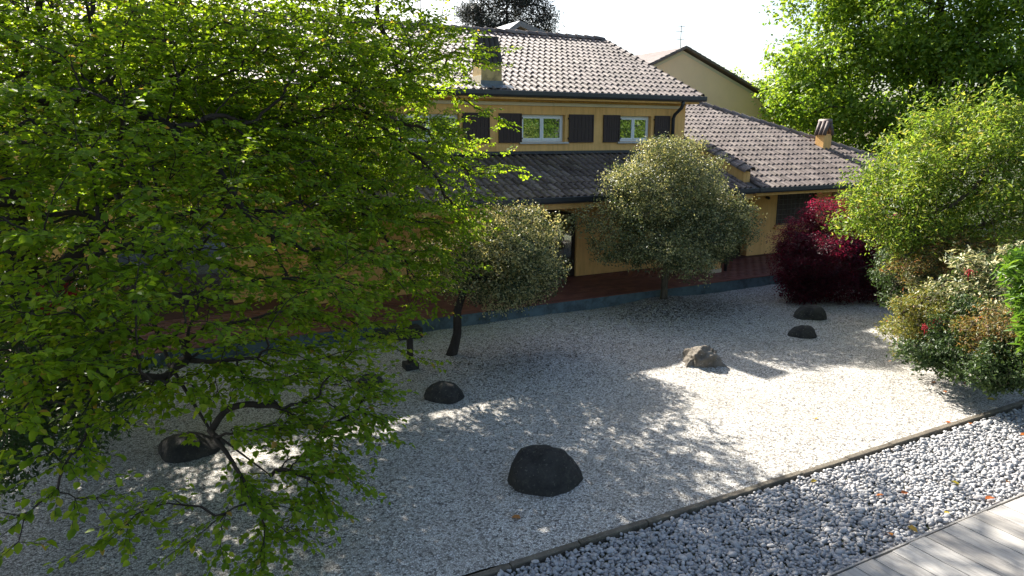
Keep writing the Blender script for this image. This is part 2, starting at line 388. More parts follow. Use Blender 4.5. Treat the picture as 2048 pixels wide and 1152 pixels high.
# terrace along the house
TZ = .36
ter = tag(MB().box((-3.6, 17.27, -.15), (31, 22.4, TZ - .02)).build('terrace', M['redwood']), kind='structure')
MB().box((-3.6, 17.20, -.15), (31, 17.268, TZ - .025)).build('retaining_wall', M['blue_wall'], ter)
for k in range(18):
    MB().box((-3.6 + k * 1.92, 17.185, TZ - .022), (-3.6 + (k + 1) * 1.92 - .008, 17.42, TZ + .003)).build('edge_tile', M['floor_tile'], ter, bevel=.006)
tm = MB().box((0, 0, 0), (.395, .195, .02)).mesh('floor_tile'); tm.materials.append(M['floor_tile'])
tl = []
for j in range(14):
    for i in range(86):
        xx = -3.6 + i * .4 + (j % 2) * .2; yy = 17.43 + j * .2
        if yy < 20.3 and xx < 30.5: tl.append((xx, yy, TZ - .018 + random.uniform(0, .002)))
tl = np.array(tl); sx_, sy_, sz_ = proj(tl)
vis = (sx_ > 850) & (sx_ < 1560); order = np.argsort(np.where(vis, sz_, 1e3)); topi = set(order[:300].tolist())
VV, FF, RR = [], [], []; bv = np.array([v.co[:] for v in tm.vertices]); bf = np.array([list(p.vertices) for p in tm.polygons])
for i, p in enumerate(tl):
    if i in topi:
        o = bpy.data.objects.new('floor_tile', tm); COL.objects.link(o); o.parent = ter; o.location = p
    else:
        FF.append(bf + len(VV) * 8); VV.append(bv + p); RR.append(np.full(len(bf), rng.random()))
tag(link('floor_tiles', big_mesh('floor_tiles', np.concatenate(VV), np.concatenate(FF), np.concatenate(RR)), M['floor_tile'], ter), kind='stuff')

# ------------------------------------------------------------------ the house
house = empty('house', (8, 21.6, 0), 0, 'yellow two-storey house with brown tiled roofs and dark shutters', 'house')
PITCHW, EXPO = .262, .485
def tile_mesh():
    pr = []
    bw = .62 * PITCHW
    for k in range(8):
        t = math.pi * k / 7; pr.append((bw / 2 - bw / 2 * math.cos(t), .088 * math.sin(t) ** .85))
    pr += [(bw + .35 * (PITCHW - bw), -.012), (bw + .75 * (PITCHW - bw), -.010), (PITCHW + .01, .012)]
    n = len(pr); L = EXPO + .07; lift = .036
    vs = [(p[0], 0, p[1] + lift) for p in pr] + [(p[0] * .94 + .004, L, p[1] * .93) for p in pr] + [(p[0], 0.004, p[1] + lift - .040) for p in pr] + [(p[0], 0.0, p[1] + lift) for p in pr]
    fs = [(i, i + 1, n + i + 1, n + i) for i in range(n - 1)] + [(2 * n + i, 2 * n + i + 1, 3 * n + i + 1, 3 * n + i) for i in range(n - 1)]
    me = bpy.data.meshes.new('tile'); me.from_pydata(vs, [], fs); me.update(); me.materials.append(M['tile'])
    me.polygons.foreach_set('use_smooth', [True] * (n - 1) + [False] * (n - 1)); return me
TM = tile_mesh(); TV = np.array([v.co[:] for v in TM.vertices]); TF = np.array([list(p.vertices) for p in TM.polygons])
ALLT = []      # (roof, x, y, z, slope)
def tile_field(roof, x0, x1, Y0, z0, slope, run, keep=None):
    c, s = math.cos(slope), math.sin(slope); nrow = int(math.ceil(run / EXPO)); ncol = int(round((x1 - x0) / PITCHW))
    for j in range(nrow):
        d = j * EXPO
        for i in range(ncol):
            xx = x0 + i * PITCHW; yy = Y0 + d * c; zz = z0 + d * s
            if keep is None or keep(xx + PITCHW / 2, yy + .2): ALLT.append((roof, xx + random.uniform(-.006, .006), yy + random.uniform(-.012, .012), zz + random.uniform(-.004, .006), slope))
def ridge_run(roof, a, b, r=.125, L=.42, name='ridge_tile'):
    a = np.array(a, float); b = np.array(b, float); d = b - a; ln = np.linalg.norm(d); d /= ln; k = int(ln / L)
    sd_ = np.cross(d, [0, 0, 1]); sd_ /= np.linalg.norm(sd_); up = np.cross(sd_, d)
    for i in range(k):
        p = a + d * i * L; q = p + d * (L + .05); vs = []; m = 7
        for t, (c0, rr) in enumerate(((p, r * 1.12), (q, r * .92))):
            for j in range(m):
                th = math.pi * j / (m - 1); vs.append(c0 + sd_ * rr * math.cos(th) + up * (rr * math.sin(th) + (.03 if t == 0 else 0)))
        vs += [v - up * .03 for v in vs[:m]]
        fs = [(j, j + 1, m + j + 1, m + j) for j in range(m - 1)] + [(2 * m + j, 2 * m + j + 1, j + 1, j) for j in range(m - 1)]
        MB().add(vs, fs).build(name, M['tile'], roof)

# main roof (gable, ridge parallel to the facade)
EY, EZ, RY, RZ = 21.05, 6.62, 27.7, 9.42
XL, XR = -3.4, 19.18
SLM = math.atan2(RZ - EZ, RY - EY); RUN = math.hypot(RZ - EZ, RY - EY)
rf = MB()
rf.prism([(EY, EZ - .03), (RY, RZ - .03), (2 * RY - EY, EZ - .03), (2 * RY - EY, EZ - .16), (RY, RZ - .16), (EY, EZ - .16)], 'x', XL, XR)
roof1 = rf.build('roof', M['roof_slab'], house); roof1['label'] = 'sunlit upper gable roof of wavy brown tiles'
tile_field(roof1, XL, XR, EY - .04, EZ - .01, SLM, RUN - .1)
ridge_run(roof1, (XL, RY, RZ + .05), (XR, RY, RZ + .05), .15, .5)
ridge_run(roof1, (XR - .02, EY, EZ + .02), (XR - .02, RY, RZ + .02), .11, .45, 'verge_tile')
# back slope simple wavy sheet
bs = MB()
cols = np.arange(XL, XR, PITCHW / 4); ys = [RY, 2 * RY - EY]
vv = [(x_, y_, (RZ if y_ == RY else EZ) + .03 + .05 * math.sin(2 * math.pi * (x_ - XL) / PITCHW)) for x_ in cols for y_ in ys]
bs.add(vv, [(2 * i, 2 * i + 1, 2 * i + 3, 2 * i + 2) for i in range(len(cols) - 1)]).build('back_slope', M['tile'], roof1, smooth=True)

# walls: upper storey with window openings cut as panels between
UY = 21.6; UZ0, UZ1 = 4.40, 6.46
def wall_with_holes(x0, x1, z0, z1, yf, yb, holes, name='wall', mat='plaster'):
    b = MB(); xs = sorted({x0, x1, *[h[0] for h in holes], *[h[1] for h in holes]})
    for a, c in zip(xs[:-1], xs[1:]):
        hs = sorted([h for h in holes if h[0] <= a + 1e-6 and h[1] >= c - 1e-6], key=lambda h: h[2]); z = z0
        for h in hs:
            if h[2] > z: b.box((a, yf, z), (c, yb, h[2]))
            z = h[3]
        if z < z1: b.box((a, yf, z), (c, yb, z1))
    return b.build(name, M[mat], house)
# (x0, x1) of the window openings, their shutters' widths
WIN = [(11.62, 13.36, 5.0, 5.93), (15.74, 17.20, 5.0, 5.93), (7.15, 9.28, 5.0, 5.90), (2.6, 4.4, 5.0, 5.9), (-1.2, .8, 5.0, 5.9)]
wall_with_holes(-3.1, 18.86, UZ0, UZ1, UY, UY + .36, WIN)
MB().box((18.50, UY + .362, 0.3), (18.86, 2 * RY - EY - .4, 6.5)).build('wall', M['plaster'], house)
MB().box((-3.1, UY + .362, 0.3), (-2.74, 2 * RY - EY - .4, 6.5)).build('wall', M['plaster'], house)
MB().prism([(UY + .3, 6.5), (RY, RZ - .2), (2 * RY - EY - .45, 6.5)], 'x', 18.52, 18.84).build('gable', M['plaster'], house)
MB().prism([(UY + .3, 6.5), (RY, RZ - .2), (2 * RY - EY - .45, 6.5)], 'x', -3.08, -2.76).build('gable', M['plaster'], house)
MB().box((-3.1, 2 * RY - EY - .76, .3), (18.86, 2 * RY - EY - .405, 6.5)).build('wall', M['plaster'], house)
# soffit, cream rail with joints, gutter
MB().box((XL + .05, EY + .02, 6.40), (XR - .12, UY + .1, 6.458)).build('soffit', M['plaster'], house)
xx = XL + .3
for xe in (1.5, 5.2, 9.0, 12.85, 16.05, 18.55):
    MB().box((xx, UY - .075, 6.22), (xe - .012, UY - .004, 6.335)).build('rail', M['cream'], house, bevel=.01); xx = xe
def gutter(x0, x1, y, z, name='gutter', r=.10):
    # box gutter with rolled front lip
    prof = [(y + .09, z), (y - .085, z), (y - .10, z - .02), (y - .10, z - .15), (y - .075, z - .185), (y + .06, z - .19), (y + .09, z - .17)]
    g = MB()
    outer = [(y - .105, z + .005), (y - .125, z - .005), (y - .118, z - .13), (y - .09, z - .18), (y + .05, z - .185), (y + .085, z - .16), (y + .085, z),
             (y + .075, z), (y + .072, z - .15), (y + .045, z - .172), (y - .085, z - .168), (y - .107, z - .125), (y - .112, z - .008)]
    g.prism(outer, 'x', x0, x1)
    o = g.build(name, M['gutter'], house)
    MB().prism(outer[:7], 'x', x1, x1 + .012).build('gutter_end', M['gutter'], o)
    return o
gutter(XL, XR + .08, EY - .05, EZ + .045)
MB().tube([(18.2, EY - .05, 6.50), (18.2, EY - .05, 6.36), (18.2, EY + .02, 6.24), (18.2, UY - .16, 6.00), (18.2, UY - .09, 5.86), (18.2, UY - .09, 4.95)], .065, 10).build('downpipe', M['gutter'], house, smooth=True)

def casement(x0, x1, z0, z1, y, name='window'):
    b = MB(); fw = .055
    w = b.box((x0, y, z0), (x0 + fw, y + .07, z1)).box((x1 - fw, y, z0), (x1, y + .07, z1)).box((x0 + fw, y, z1 - fw), (x1 - fw, y + .07, z1)).box((x0 + fw, y, z0), (x1 - fw, y + .07, z0 + fw)).build(name, M['white'], house)
    xm = (x0 + x1) / 2
    for a, c in ((x0 + fw + .004, xm - .003), (xm + .003, x1 - fw - .004)):
        f = .065; s = MB(); zz0, zz1 = z0 + fw + .004, z1 - fw - .004
        s.box((a, y - .018, zz0), (a + f, y + .045, zz1)).box((c - f, y - .018, zz0), (c, y + .045, zz1)).box((a + f, y - .018, zz0), (c - f, y + .045, zz0 + f)).box((a + f, y - .018, zz1 - f), (c - f, y + .045, zz1))
        s.build('casement', M['white'], w)
        MB().box((a + f - .004, y + .006, zz0 + f - .004), (c - f + .004, y + .026, zz1 - f + .004)).build('pane', M['glass'], w)
    MB().box((x0 - .12, UY - .10, z0 - .075), (x1 + .12, y + .002, z0 - .012)).build('sill', M['stone_sill'], w, bevel=.008)
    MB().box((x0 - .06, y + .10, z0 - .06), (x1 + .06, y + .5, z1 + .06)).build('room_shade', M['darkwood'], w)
    return w
for (a, c, z0, z1) in WIN: casement(a + .004, c - .004, z0 + .004, z1 - .004, UY + .17)
def shutter(x0, x1, z0, z1, hinge):
    y = UY - .045; b = MB(); npl = 6; w = (x1 - x0 - .11) / npl
    b.box((x0, y - .022, z0), (x0 + .053, y + .02, z1)).box((x1 - .053, y - .022, z0), (x1, y + .02, z1))
    for zz in (z0, (z0 + z1) / 2 - .03, z1 - .06): b.box((x0 + .055, y - .016, zz), (x1 - .055, y + .018, zz + .06))
    o = b.build('shutter', M['shutter'], house)
    for k in range(npl):
        a = x0 + .056 + k * w
        MB().box((a, y - .008, z0 + .01), (a + w - .009, y + .012, z1 - .01)).build('plank', M['shutter'], o)
    hx = x1 if hinge > 0 else x0
    for zz in (z0 + .12, z1 - .18):
        MB().box((hx - .03, y - .034, zz), (hx + .03, UY - .002, zz + .06)).build('hinge', M['shutter'], o)
for (a, c, h) in ((10.70, 11.58, 1), (13.50, 14.55, -1), (14.98, 15.72, 1), (17.34, 18.08, -1), (9.38, 10.36, -1), (6.2, 7.1, 1), (1.65, 2.55, 1), (4.45, 5.3, -1), (.85, 1.55, -1)):
    shutter(a, c, 4.97, 5.955, h)
# side shutter that stands open from the gable end
sg = MB(); yS = 22.3
sg.box((18.89, yS, 5.02), (18.935, yS + .035, 5.93)).box((19.21, yS, 5.02), (19.255, yS + .035, 5.93)).box((18.935, yS, 5.885), (19.21, yS + .035, 5.93)).box((18.935, yS, 5.02), (19.21, yS + .035, 5.065)).box((19.055, yS + .004, 5.065), (19.085, yS + .03, 5.885))
so = sg.build('side_shutter', M['white'], house)
for k in range(14):
    z = 5.08 + k * .057
    MB().add([(18.937, yS + .002, z), (19.053, yS + .002, z), (19.053, yS + .03, z + .035), (18.937, yS + .03, z + .035), (19.087, yS + .002, z), (19.208, yS + .002, z), (19.208, yS + .03, z + .035), (19.087, yS + .03, z + .035)], [(0, 1, 2, 3), (4, 5, 6, 7)]).build('louvre', M['white'], so)

# pent roof over the porch
PYG, PZG, PYW = 18.35, 3.32, 21.58
SLP = R(20.6); PRUN = (PYW - PYG) / math.cos(SLP); PZT = PZG + (PYW - PYG) * math.tan(SLP)
PX0, PX1 = 3.9, 19.45
roof2 = MB().prism([(PYG, PZG - .03), (PYW, PZT - .03), (PYW, PZT - .17), (PYG, PZG - .17)], 'x', PX0, PX1).build('roof', M['roof_slab'], house)
roof2['label'] = 'shaded lean-to roof over the porch below the upper windows'
tile_field(roof2, PX0, PX1 - .1, PYG - .04, PZG - .01, SLP, PRUN - .30)
MB().box((PX0, UY - .03, PZT - .02), (18.6, UY - .004, PZT + .15)).build('flashing', M['gutter'], house)
MB().add([(PX0, UY - .02, PZT + .06), (18.6, UY - .02, PZT + .06), (18.6, UY - .22, PZT + .045), (PX0, UY - .22, PZT + .045)], [(0, 1, 2, 3)]).build('flashing', M['gutter'], house)
gutter(PX0, 19.5, PYG - .05, PZG + .045)
MB().box((PX0, PYG + .05, 2.98), (PX1, PYG + .30, 3.16)).build('beam', M['plaster'], house)
MB().box((PX0, PYG + .301, 3.10), (PX1, 20.4, 3.15)).build('soffit', M['plaster'], house)

# ground floor front wall with the arched porch opening
GY = 20.32
AX0, AX1, AZ, AR = 10.05, 13.12, 2.42, .36
gf = MB(); gf.box((PX0, GY, .2), (AX0, GY + .35, 4.0)); gf.box((AX1, GY, .2), (20.2, GY + .35, 4.0))
def arch_z(x): t = (x - AX0) / (AX1 - AX0) * 2 - 1; return AZ + AR * math.sqrt(max(0, 1 - t * t * .96))
axs = np.linspace(AX0, AX1, 17)
for a, c in zip(axs[:-1], axs[1:]):
    gf.add([(a, GY, arch_z(a)), (c, GY, arch_z(c)), (c, GY, 4.0), (a, GY, 4.0), (a, GY + .35, arch_z(a)), (c, GY + .35, arch_z(c)), (c, GY + .35, 4.0), (a, GY + .35, 4.0)], [(0, 1, 2, 3), (7, 6, 5, 4), (0, 4, 5, 1)])
gf.build('wall', M['plaster'], house)
# dark arched frame with glass doors in the opening
pts_ = [(AX0 + .03, GY + .12, TZ)] + [(float(x_), GY + .12, arch_z(x_) - .03) for x_ in np.linspace(AX0 + .03, AX1 - .03, 15)] + [(AX1 - .03, GY + .12, TZ)]
dr = MB()
for p, q in zip(pts_[:-1], pts_[1:]):
    d = np.array(q) - np.array(p); ln = np.linalg.norm(d); d = d / ln; nn = np.array([d[2], 0, -d[0]]); w_ = .09
    c4 = [np.array(p), np.array(q) + d * .0, np.array(q) + nn * w_, np.array(p) + nn * w_]
    dr.add([c + np.array([0, -.05, 0]) for c in c4] + [c + np.array([0, .05, 0]) for c in c4], [(0, 1, 2, 3), (7, 6, 5, 4), (0, 4, 5, 1), (2, 6, 7, 3), (1, 5, 6, 2), (3, 7, 4, 0)])
door = dr.build('arched_door', M['darkwood'], house)
xm_ = [AX0 + (AX1 - AX0) * k / 3 for k in range(4)]
for k in range(3):
    a, c = xm_[k] + (.12 if k == 0 else .03), xm_[k + 1] - (.12 if k == 2 else .03)
    zt = min(arch_z(a), arch_z(c)) - .06
    MB().box((a, GY + .115, TZ + .30), (c, GY + .125, zt)).build('pane', M['clear_glass'], door)
    MB().box((a, GY + .09, TZ + .004), (c, GY + .15, TZ + .298)).build('panel', M['darkwood'], door)
for k in (1, 2): MB().box((xm_[k] - .029, GY + .08, TZ + .004), (xm_[k] + .029, GY + .16, arch_z(xm_[k]) - .125)).build('stile', M['darkwood'], door)
MB().box((AX0 - .4, 22.6, .2), (AX1 + .9, 22.8, 3.2)).build('hall_wall', M['plaster'], house)
MB().box((AX0 - .4, GY + .352, .30), (AX1 + .9, 22.6, TZ + .01)).build('hall_floor', M['stone_sill'], house)
# left part of the house: wall full height with round arch
LX0, LX1 = -3.1, 3.9
lw = MB(); lw.box((LX0, UY, .2), (-1.0, UY + .36, UZ0 - .002)); lw.box((1.9, UY, .2), (LX1, UY + .36, UZ0 - .002))
def arch2(x): t = (x - .45) / 1.45; return 1.9 + 1.1 * math.sqrt(max(0, 1 - t * t))
axs = np.linspace(-1.0, 1.9, 17)
for a, c in zip(axs[:-1], axs[1:]):
    za, zc = arch2(a), arch2(c); zT = UZ0 - .002
    lw.add([(a, UY, za), (c, UY, zc), (c, UY, zT), (a, UY, zT), (a, UY + .36, za), (c, UY + .36, zc), (c, UY + .36, zT), (a, UY + .36, zT)], [(0, 1, 2, 3), (7, 6, 5, 4), (0, 4, 5, 1)])
lw.build('wall', M['plaster'], house)
MB().box((-1.0, UY + .37, .2), (1.9, UY + .42, 3.1)).build('arch_glazing', M['glass'], house)
MB().box((3.9, GY + .352, .2), (4.2, UY + .1, 4.4)).build('wall', M['plaster'], house)
# porch pillar and its downpipe
pil = MB().box((17.62, 18.42, .3), (18.12, 18.86, 2.98)).build('pillar', M['plaster'], house, bevel=.01)
MB().box((17.60, 18.40, TZ - .01), (18.14, 18.88, TZ + .14)).build('plinth', M['cream'], pil)
MB().tube([(18.75, 18.22, 3.22), (18.75, 18.22, 3.05), (18.62, 18.40, 2.85), (18.45, 18.52, 2.6), (18.45, 18.52, .36)], .06, 10).build('downpipe', M['gutter'], house, smooth=True)
for zz in (.9, 1.8): MB().box((18.375, 18.445, zz), (18.525, 18.595, zz + .05)).build('pipe_clip', M['gutter'], house)

# right wing: hip roof, wall, barred window
SLW = R(21.8); WRUN = 11.2; WT = math.tan(SLW)
HX0, HX1, HYT = 30.7, 23.2, 27.9
def hip_x(y): return HX0 - (y - PYG) * (HX0 - HX1) / (HYT - PYG)
zt = PZG + (HYT - PYG) * WT
roof3 = MB().add([(19.55, PYG, PZG - .03), (HX0, PYG, PZG - .03), (HX1, HYT, zt - .03), (19.55, HYT, zt - .03), (HX0, 35, PZG - .03), (HX1, 35, zt - .03), (19.55, PYG, PZG - .15), (HX0, PYG, PZG - .15)],
                 [(0, 1, 2, 3), (1, 4, 5, 2), (6, 7, 1, 0)]).build('roof', M['roof_slab'], house)
MB().add([(18.865, UY - .02, PZG + (UY - .02 - PYG) * WT - .03), (19.56, UY - .02, PZG + (UY - .02 - PYG) * WT - .03), (19.56, HYT, zt - .034), (18.865, HYT, zt - .034)], [(0, 1, 2, 3)]).build('roof_underlay', M['roof_slab'], roof3)  # unseen strip added to stop sunlight leaking in beside the wing roof
roof3['label'] = 'large pale hip roof of the single-storey right wing'
tile_field(roof3, 19.78, 30.8, PYG - .04, PZG - .01, SLW, WRUN, lambda x_, y_: x_ < hip_x(y_) + .1 and y_ < HYT and (y_ < 21.5 or x_ > 19.0))
tile_field(roof3, 18.98, 19.78, UY - .1, PZG + (UY - .1 - PYG) * WT - .01, SLW, (HYT - UY) / math.cos(SLW), lambda x_, y_: y_ < HYT)
ridge_run(roof3, (HX1, HYT, zt + .06), (HX0, PYG, PZG + .06), .13, .46, 'hip_tile')
gutter(19.56, 30.9, PYG - .05, PZG + .045)
MB().box((19.55, PYG + .02, 3.07), (30.6, PYG + .28, 3.165)).build('fascia', M['plaster'], house)
MB().box((19.55, PYG + .281, 3.09), (30.6, 20.66, 3.15)).build('soffit', M['redwood'], house)
wall_with_holes(21.7, 30.3, .2, 3.9, 20.66, 21.0, [(23.25, 25.6, 1.55, 2.82)])
MB().box((20.2, 22.0, .2), (21.7, 22.3, 3.9)).build('wall', M['redwood'], house)
MB().box((20.0, 20.672, .2), (20.19, 22.3, 3.9)).build('wall', M['redwood'], house)  # unseen side wall of the recess, added to keep sun off the terrace floor
MB().box((18.87, 27.5, .2), (23.2, 27.8, 6.7)).build('wall', M['plaster'], house)  # unseen wall under the ridge, added to block sun entering the open back
MB().box((21.702, 21.002, .2), (22.0, 22.3, 3.9)).build('wall', M['redwood'], house)
wg = MB().box((23.2, 20.80, 1.5), (25.65, 20.84, 2.87)).build('window', M['shutter'], house); wg['label'] = 'dark barred window of the right wing'  # solid dark panel in place of glass; its unlit look is in the colour
for k in range(10): MB().tube([(23.3 + k * .25, 20.62, 1.5), (23.3 + k * .25, 20.62, 2.9)], .012, 6).build('bar', M['iron'], wg)
for k in range(7): MB().tube([(23.2, 20.605, 1.55 + k * .21), (25.7, 20.605, 1.55 + k * .21)], .010, 6).build('bar', M['iron'], wg)
MB().box((23.15, 20.55, 1.38), (25.7, 20.658, 1.46)).build('sill', M['plaster'], wg)
MB().tube([(22.6, 20.66, 2.72), (22.6, 20.55, 2.72), (22.6, 20.52, 2.66)], .06, 10).build('wall_lamp', M['gutter'], house)
MB().box((26.6, 20.45, 2.45), (27.7, 20.655, 2.80)).build('air_conditioner', M['cream'], house, bevel=.03)
# stepped parapet between porch roof and wing roof
PXA, PXB = 19.46, 19.80
pa = MB()
pa.prism([(UY, PZG + (UY - PYG) * math.tan(SLP) - .3), (UY, PZG + (UY - PYG) * math.tan(SLP) + .38), (18.95, PZG + (18.95 - PYG) * math.tan(SLP) + .38), (18.95, PZG + .02)], 'x', PXA, PXB)
par = pa.build('parapet', M['plaster'], house)
ridge_run(par, ((PXA + PXB) / 2 + .06, 18.80, PZG + (18.85 - PYG) * math.tan(SLP) + .39), ((PXA + PXB) / 2 + .06, UY, PZG + (UY - PYG) * math.tan(SLP) + .39), .17, .44, 'coping_tile')
ridge_run(par, ((PXA + PXB) / 2 - .13, 18.80, PZG + (18.85 - PYG) * math.tan(SLP) + .36), ((PXA + PXB) / 2 - .13, UY, PZG + (UY - PYG) * math.tan(SLP) + .36), .13, .44, 'coping_tile')

# chimneys
def chimney(name, x0, x1, y0, y1, zb, z1, ztop, label, flash=True):
    o = MB().box((x0, y0, zb), (x1, y1, z1)).build(name, M['plaster_old'] if flash else M['plaster'], house, bevel=.012); o['label'] = label
    return o
c0 = ony(963, 165, 21.35); c1 = ony(1004, 165, 21.35); cz1 = ony(985, 128, 21.35)[2]; cz2 = ony(980, 76, 21.7)[2]
cx0, cx1 = c0[0], c1[0]; cy0, cy1 = 21.35, 22.05
ch = chimney('chimney', cx0, cx1, cy0, cy1, 6.55, cz1, cz2, 'stained yellow chimney with steep dark tile hood on the upper roof')
def hood(par, x0, x1, y0, y1, z0, z1, n):
    # steep A-shaped hood of barrel tiles, open at the ends
    ym = (y0 + y1) / 2
    for side in (-1, 1):
        ya = y0 - .03 if side < 0 else y1 + .03; yb = ym + side * .06
        for k in range(n):
            xa = x0 + (x1 - x0) * (k + .5) / n; r = (x1 - x0) / n * .56
            vs = []; m = 6
            for (yy, zz, rr) in ((ya, z0, r), ((ya + yb) / 2, (z0 + z1) / 2, r * .97), (yb, z1, r * .9)):
                for j in range(m):
                    th = math.pi * j / (m - 1); vs.append((xa + rr * math.cos(th), yy + side * rr * .9 * math.sin(th), zz + rr * .25 * math.sin(th)))
            fs = [(i * m + j, i * m + j + 1, (i + 1) * m + j + 1, (i + 1) * m + j) for i in range(2) for j in range(m - 1)]
            MB().add(vs, fs).build('hood_tile', M['tile_dark'], par, smooth=True)
        MB().add([(x0 + .02, ya - side * .03, z0), (x1 - .02, ya - side * .03, z0), (x1 - .02, yb - side * .03, z1), (x0 + .02, yb - side * .03, z1)], [(0, 1, 2, 3)]).build('hood_board', M['roof_slab'], par)
    MB().box((x0 - .02, ym - .11, z1 - .02), (x1 + .02, ym + .11, z1 + .05)).build('hood_cap', M['tile_dark'], par, bevel=.02)
M['tile_dark'] = simple('old_dark_tile', (.055, .046, .042), .85, .35, 4, .3)
hood(ch, cx0, cx1, cy0, cy1, cz1 - .02, cz2, 4)
MB().add([(cx0 - .03, cy0 - .012, 6.60), (cx1 + .03, cy0 - .012, 6.60), (cx1 + .03, cy0 - .012, 6.98), (cx0 - .03, cy0 - .012, 6.98), (cx0 - .1, cy0 - .28, 6.74), (cx1 + .45, cy0 - .28, 6.74), (cx1 + .3, cy0 - .012, 6.86), (cx0 - .1, cy0 - .012, 6.86)], [(0, 1, 2, 3), (4, 5, 6, 7)]).build('lead_apron', M['lead'], ch)
MB().box((cx0 - .014, cy0 - .01, 6.7), (cx0 - .002, cy1, 7.15)).build('lead_apron', M['cream'], ch)  # side flashing in cream: its sunlit brightness is put into the colour
rc = ony(1645, 290, 21.7); rx = rc[0]
ch2 = chimney('chimney', rx - .25, rx + .25, 21.45, 21.9, 4.3, ony(1645, 268, 21.7)[2], 0, 'small yellow chimney with open tile gable near the hip of the right wing', False)
hz0 = ony(1645, 268, 21.7)[2]; hz1 = ony(1645, 243, 21.7)[2]
for side in (-1, 1):
    for yy in (21.45, 21.66, 21.87):
        MB().tube([(rx + side * .27, yy, hz0 - .04), (rx + side * .05, yy, hz1)], .085, 8).build('hood_tile', M['tile'], ch2, smooth=True)
MB().tube([(rx, 21.36, hz1 + .02), (rx, 21.98, hz1 + .02)], .09, 8).build('hood_cap', M['tile'], ch2, smooth=True)

# place the roof tiles: the 300 that show largest as parts, the rest joined per roof
T = np.array([(t[1] + .1, t[2], t[3]) for t in ALLT]); sx_, sy_, sz_ = proj(T)
clear = ((sx_ > 860) & (sx_ < 1400) & (sy_ < 200)) | ((sx_ > 1460) & (sx_ < 1700) & (sy_ < 372)) | ((sx_ > 900) & (sx_ < 1180) & (sy_ > 300))
order = np.argsort(np.where(clear, sz_, 1e4)); topi = set(order[:300].tolist())
joined = {}
for i, (rf_, x_, y_, z_, sl) in enumerate(ALLT):
    if i in topi:
        o = bpy.data.objects.new('tile', TM); COL.objects.link(o); o.parent = rf_; o.matrix_parent_inverse = wmat(rf_).inverted()
        o.location = (x_, y_, z_); o.rotation_euler = (sl + random.uniform(-.01, .01), 0, random.uniform(-.008, .008))
    else:
        joined.setdefault(rf_.name, [rf_, []])[1].append((x_, y_, z_, sl))
for k, (rf_, L_) in joined.items():
    VV, FF, RR = [], [], []
    for j, (x_, y_, z_, sl) in enumerate(L_):
        c, s = math.cos(sl + random.uniform(-.01, .01)), math.sin(sl)
        VV.append(np.stack([TV[:, 0] + x_, TV[:, 1] * c - TV[:, 2] * s + y_, TV[:, 1] * s + TV[:, 2] * c + z_], 1)); FF.append(TF + j * len(TV)); RR.append(np.full(len(TF), rng.random()))
    me = big_mesh('tiles', np.concatenate(VV), np.concatenate(FF), np.concatenate(RR), smooth=True)
    tag(link('tiles', me, M['tile'], rf_), kind='stuff')

# ------------------------------------------------------------------ buildings behind
yb = 34.0; ap = ony(1366, 97, yb); le = ony(1297, 131, yb); re = ony(1545, 203, yb)
bgh = empty('neighbour_house', (ap[0], yb, 0), 0, 'plain pale yellow gable wall of the house behind the right wing', 'house')
lex = ap[0] - (ap[2] - le[2]) / math.tan(R(22.5)) ; slr = (ap[2] - re[2]) / (re[0] - ap[0])
MB().prism([(le[0], -.1), (re[0], -.1), (re[0], re[2] - .12), (ap[0], ap[2] - .12), (le[0], le[2] - .12)], 'y', yb, yb + 9).build('wall', M['plaster_pale'], bgh)
for (p, q, nm) in ((le, ap, 1), (re, ap, -1)):
    ext = p + (p - q) * .05
    o = MB().add([(ext[0], yb - .35, ext[2] + .06), (q[0], yb - .35, q[2] + .06), (q[0], yb + 9.3, q[2] + .06), (ext[0], yb + 9.3, ext[2] + .06),
              (ext[0], yb - .35, ext[2] - .02), (q[0], yb - .35, q[2] - .02), (q[0], yb + 9.3, q[2] - .02), (ext[0], yb + 9.3, ext[2] - .02)],
             [(0, 1, 2, 3), (7, 6, 5, 4), (0, 4, 5, 1), (3, 2, 6, 7), (0, 3, 7, 4)]).build('roof', M['tile'], bgh)
    L2 = np.linalg.norm(q - ext); nT = int(L2 / .4)
    for k in range(nT):
        t0 = k / nT; a = ext + (q - ext) * t0; b_ = ext + (q - ext) * (k + 1.1) / nT
        MB().tube([a + np.array([0, -.28, .10]), b_ + np.array([0, -.28, .07])], .07, 6).build('verge_tile', M['tile'], o)
    MB().add([(ext[0], yb - .02, ext[2] - .30), (q[0], yb - .02, q[2] - .30), (q[0], yb - .02, q[2] - .11), (ext[0], yb - .02, ext[2] - .11)], [(0, 1, 2, 3)]).build('verge_band', M['cream'], bgh)
an = empty('roof_aerial', tuple(ap), 0, 'thin television aerial on the apex of the pale yellow gable', 'aerial')
am = MB(); am.tube([ap + np.array([.05, .3, 0]), ap + np.array([.05, .3, 1.35])], .024, 5)
am.build('mast', M['iron'], an)
bm_ = MB()
for zz, w in ((1.3, .3), (1.0, .45), (.55, .3)): bm_.tube([ap + np.array([.05 - w, .3, zz]), ap + np.array([.05 + w, .3, zz])], .016, 5)
bm_.build('dipoles', M['iron'], an)
yg = 46.0; a2 = ony(1040, 41, yg); r2 = ony(1122, 76, yg); l2 = ony(985, 82, yg)
rg = empty('far_gable_house', (a2[0], yg, 0), 0, 'dark red gable with grey metal verge rising behind the ridge', 'house')
MB().prism([(l2[0] + .4, -.1), (r2[0] - .4, -.1), (r2[0] - .4, r2[2] - .5), (a2[0], a2[2] - .5), (l2[0] + .4, l2[2] - .5)], 'y', yg + .5, yg + 10).build('wall', M['redwood'], rg)
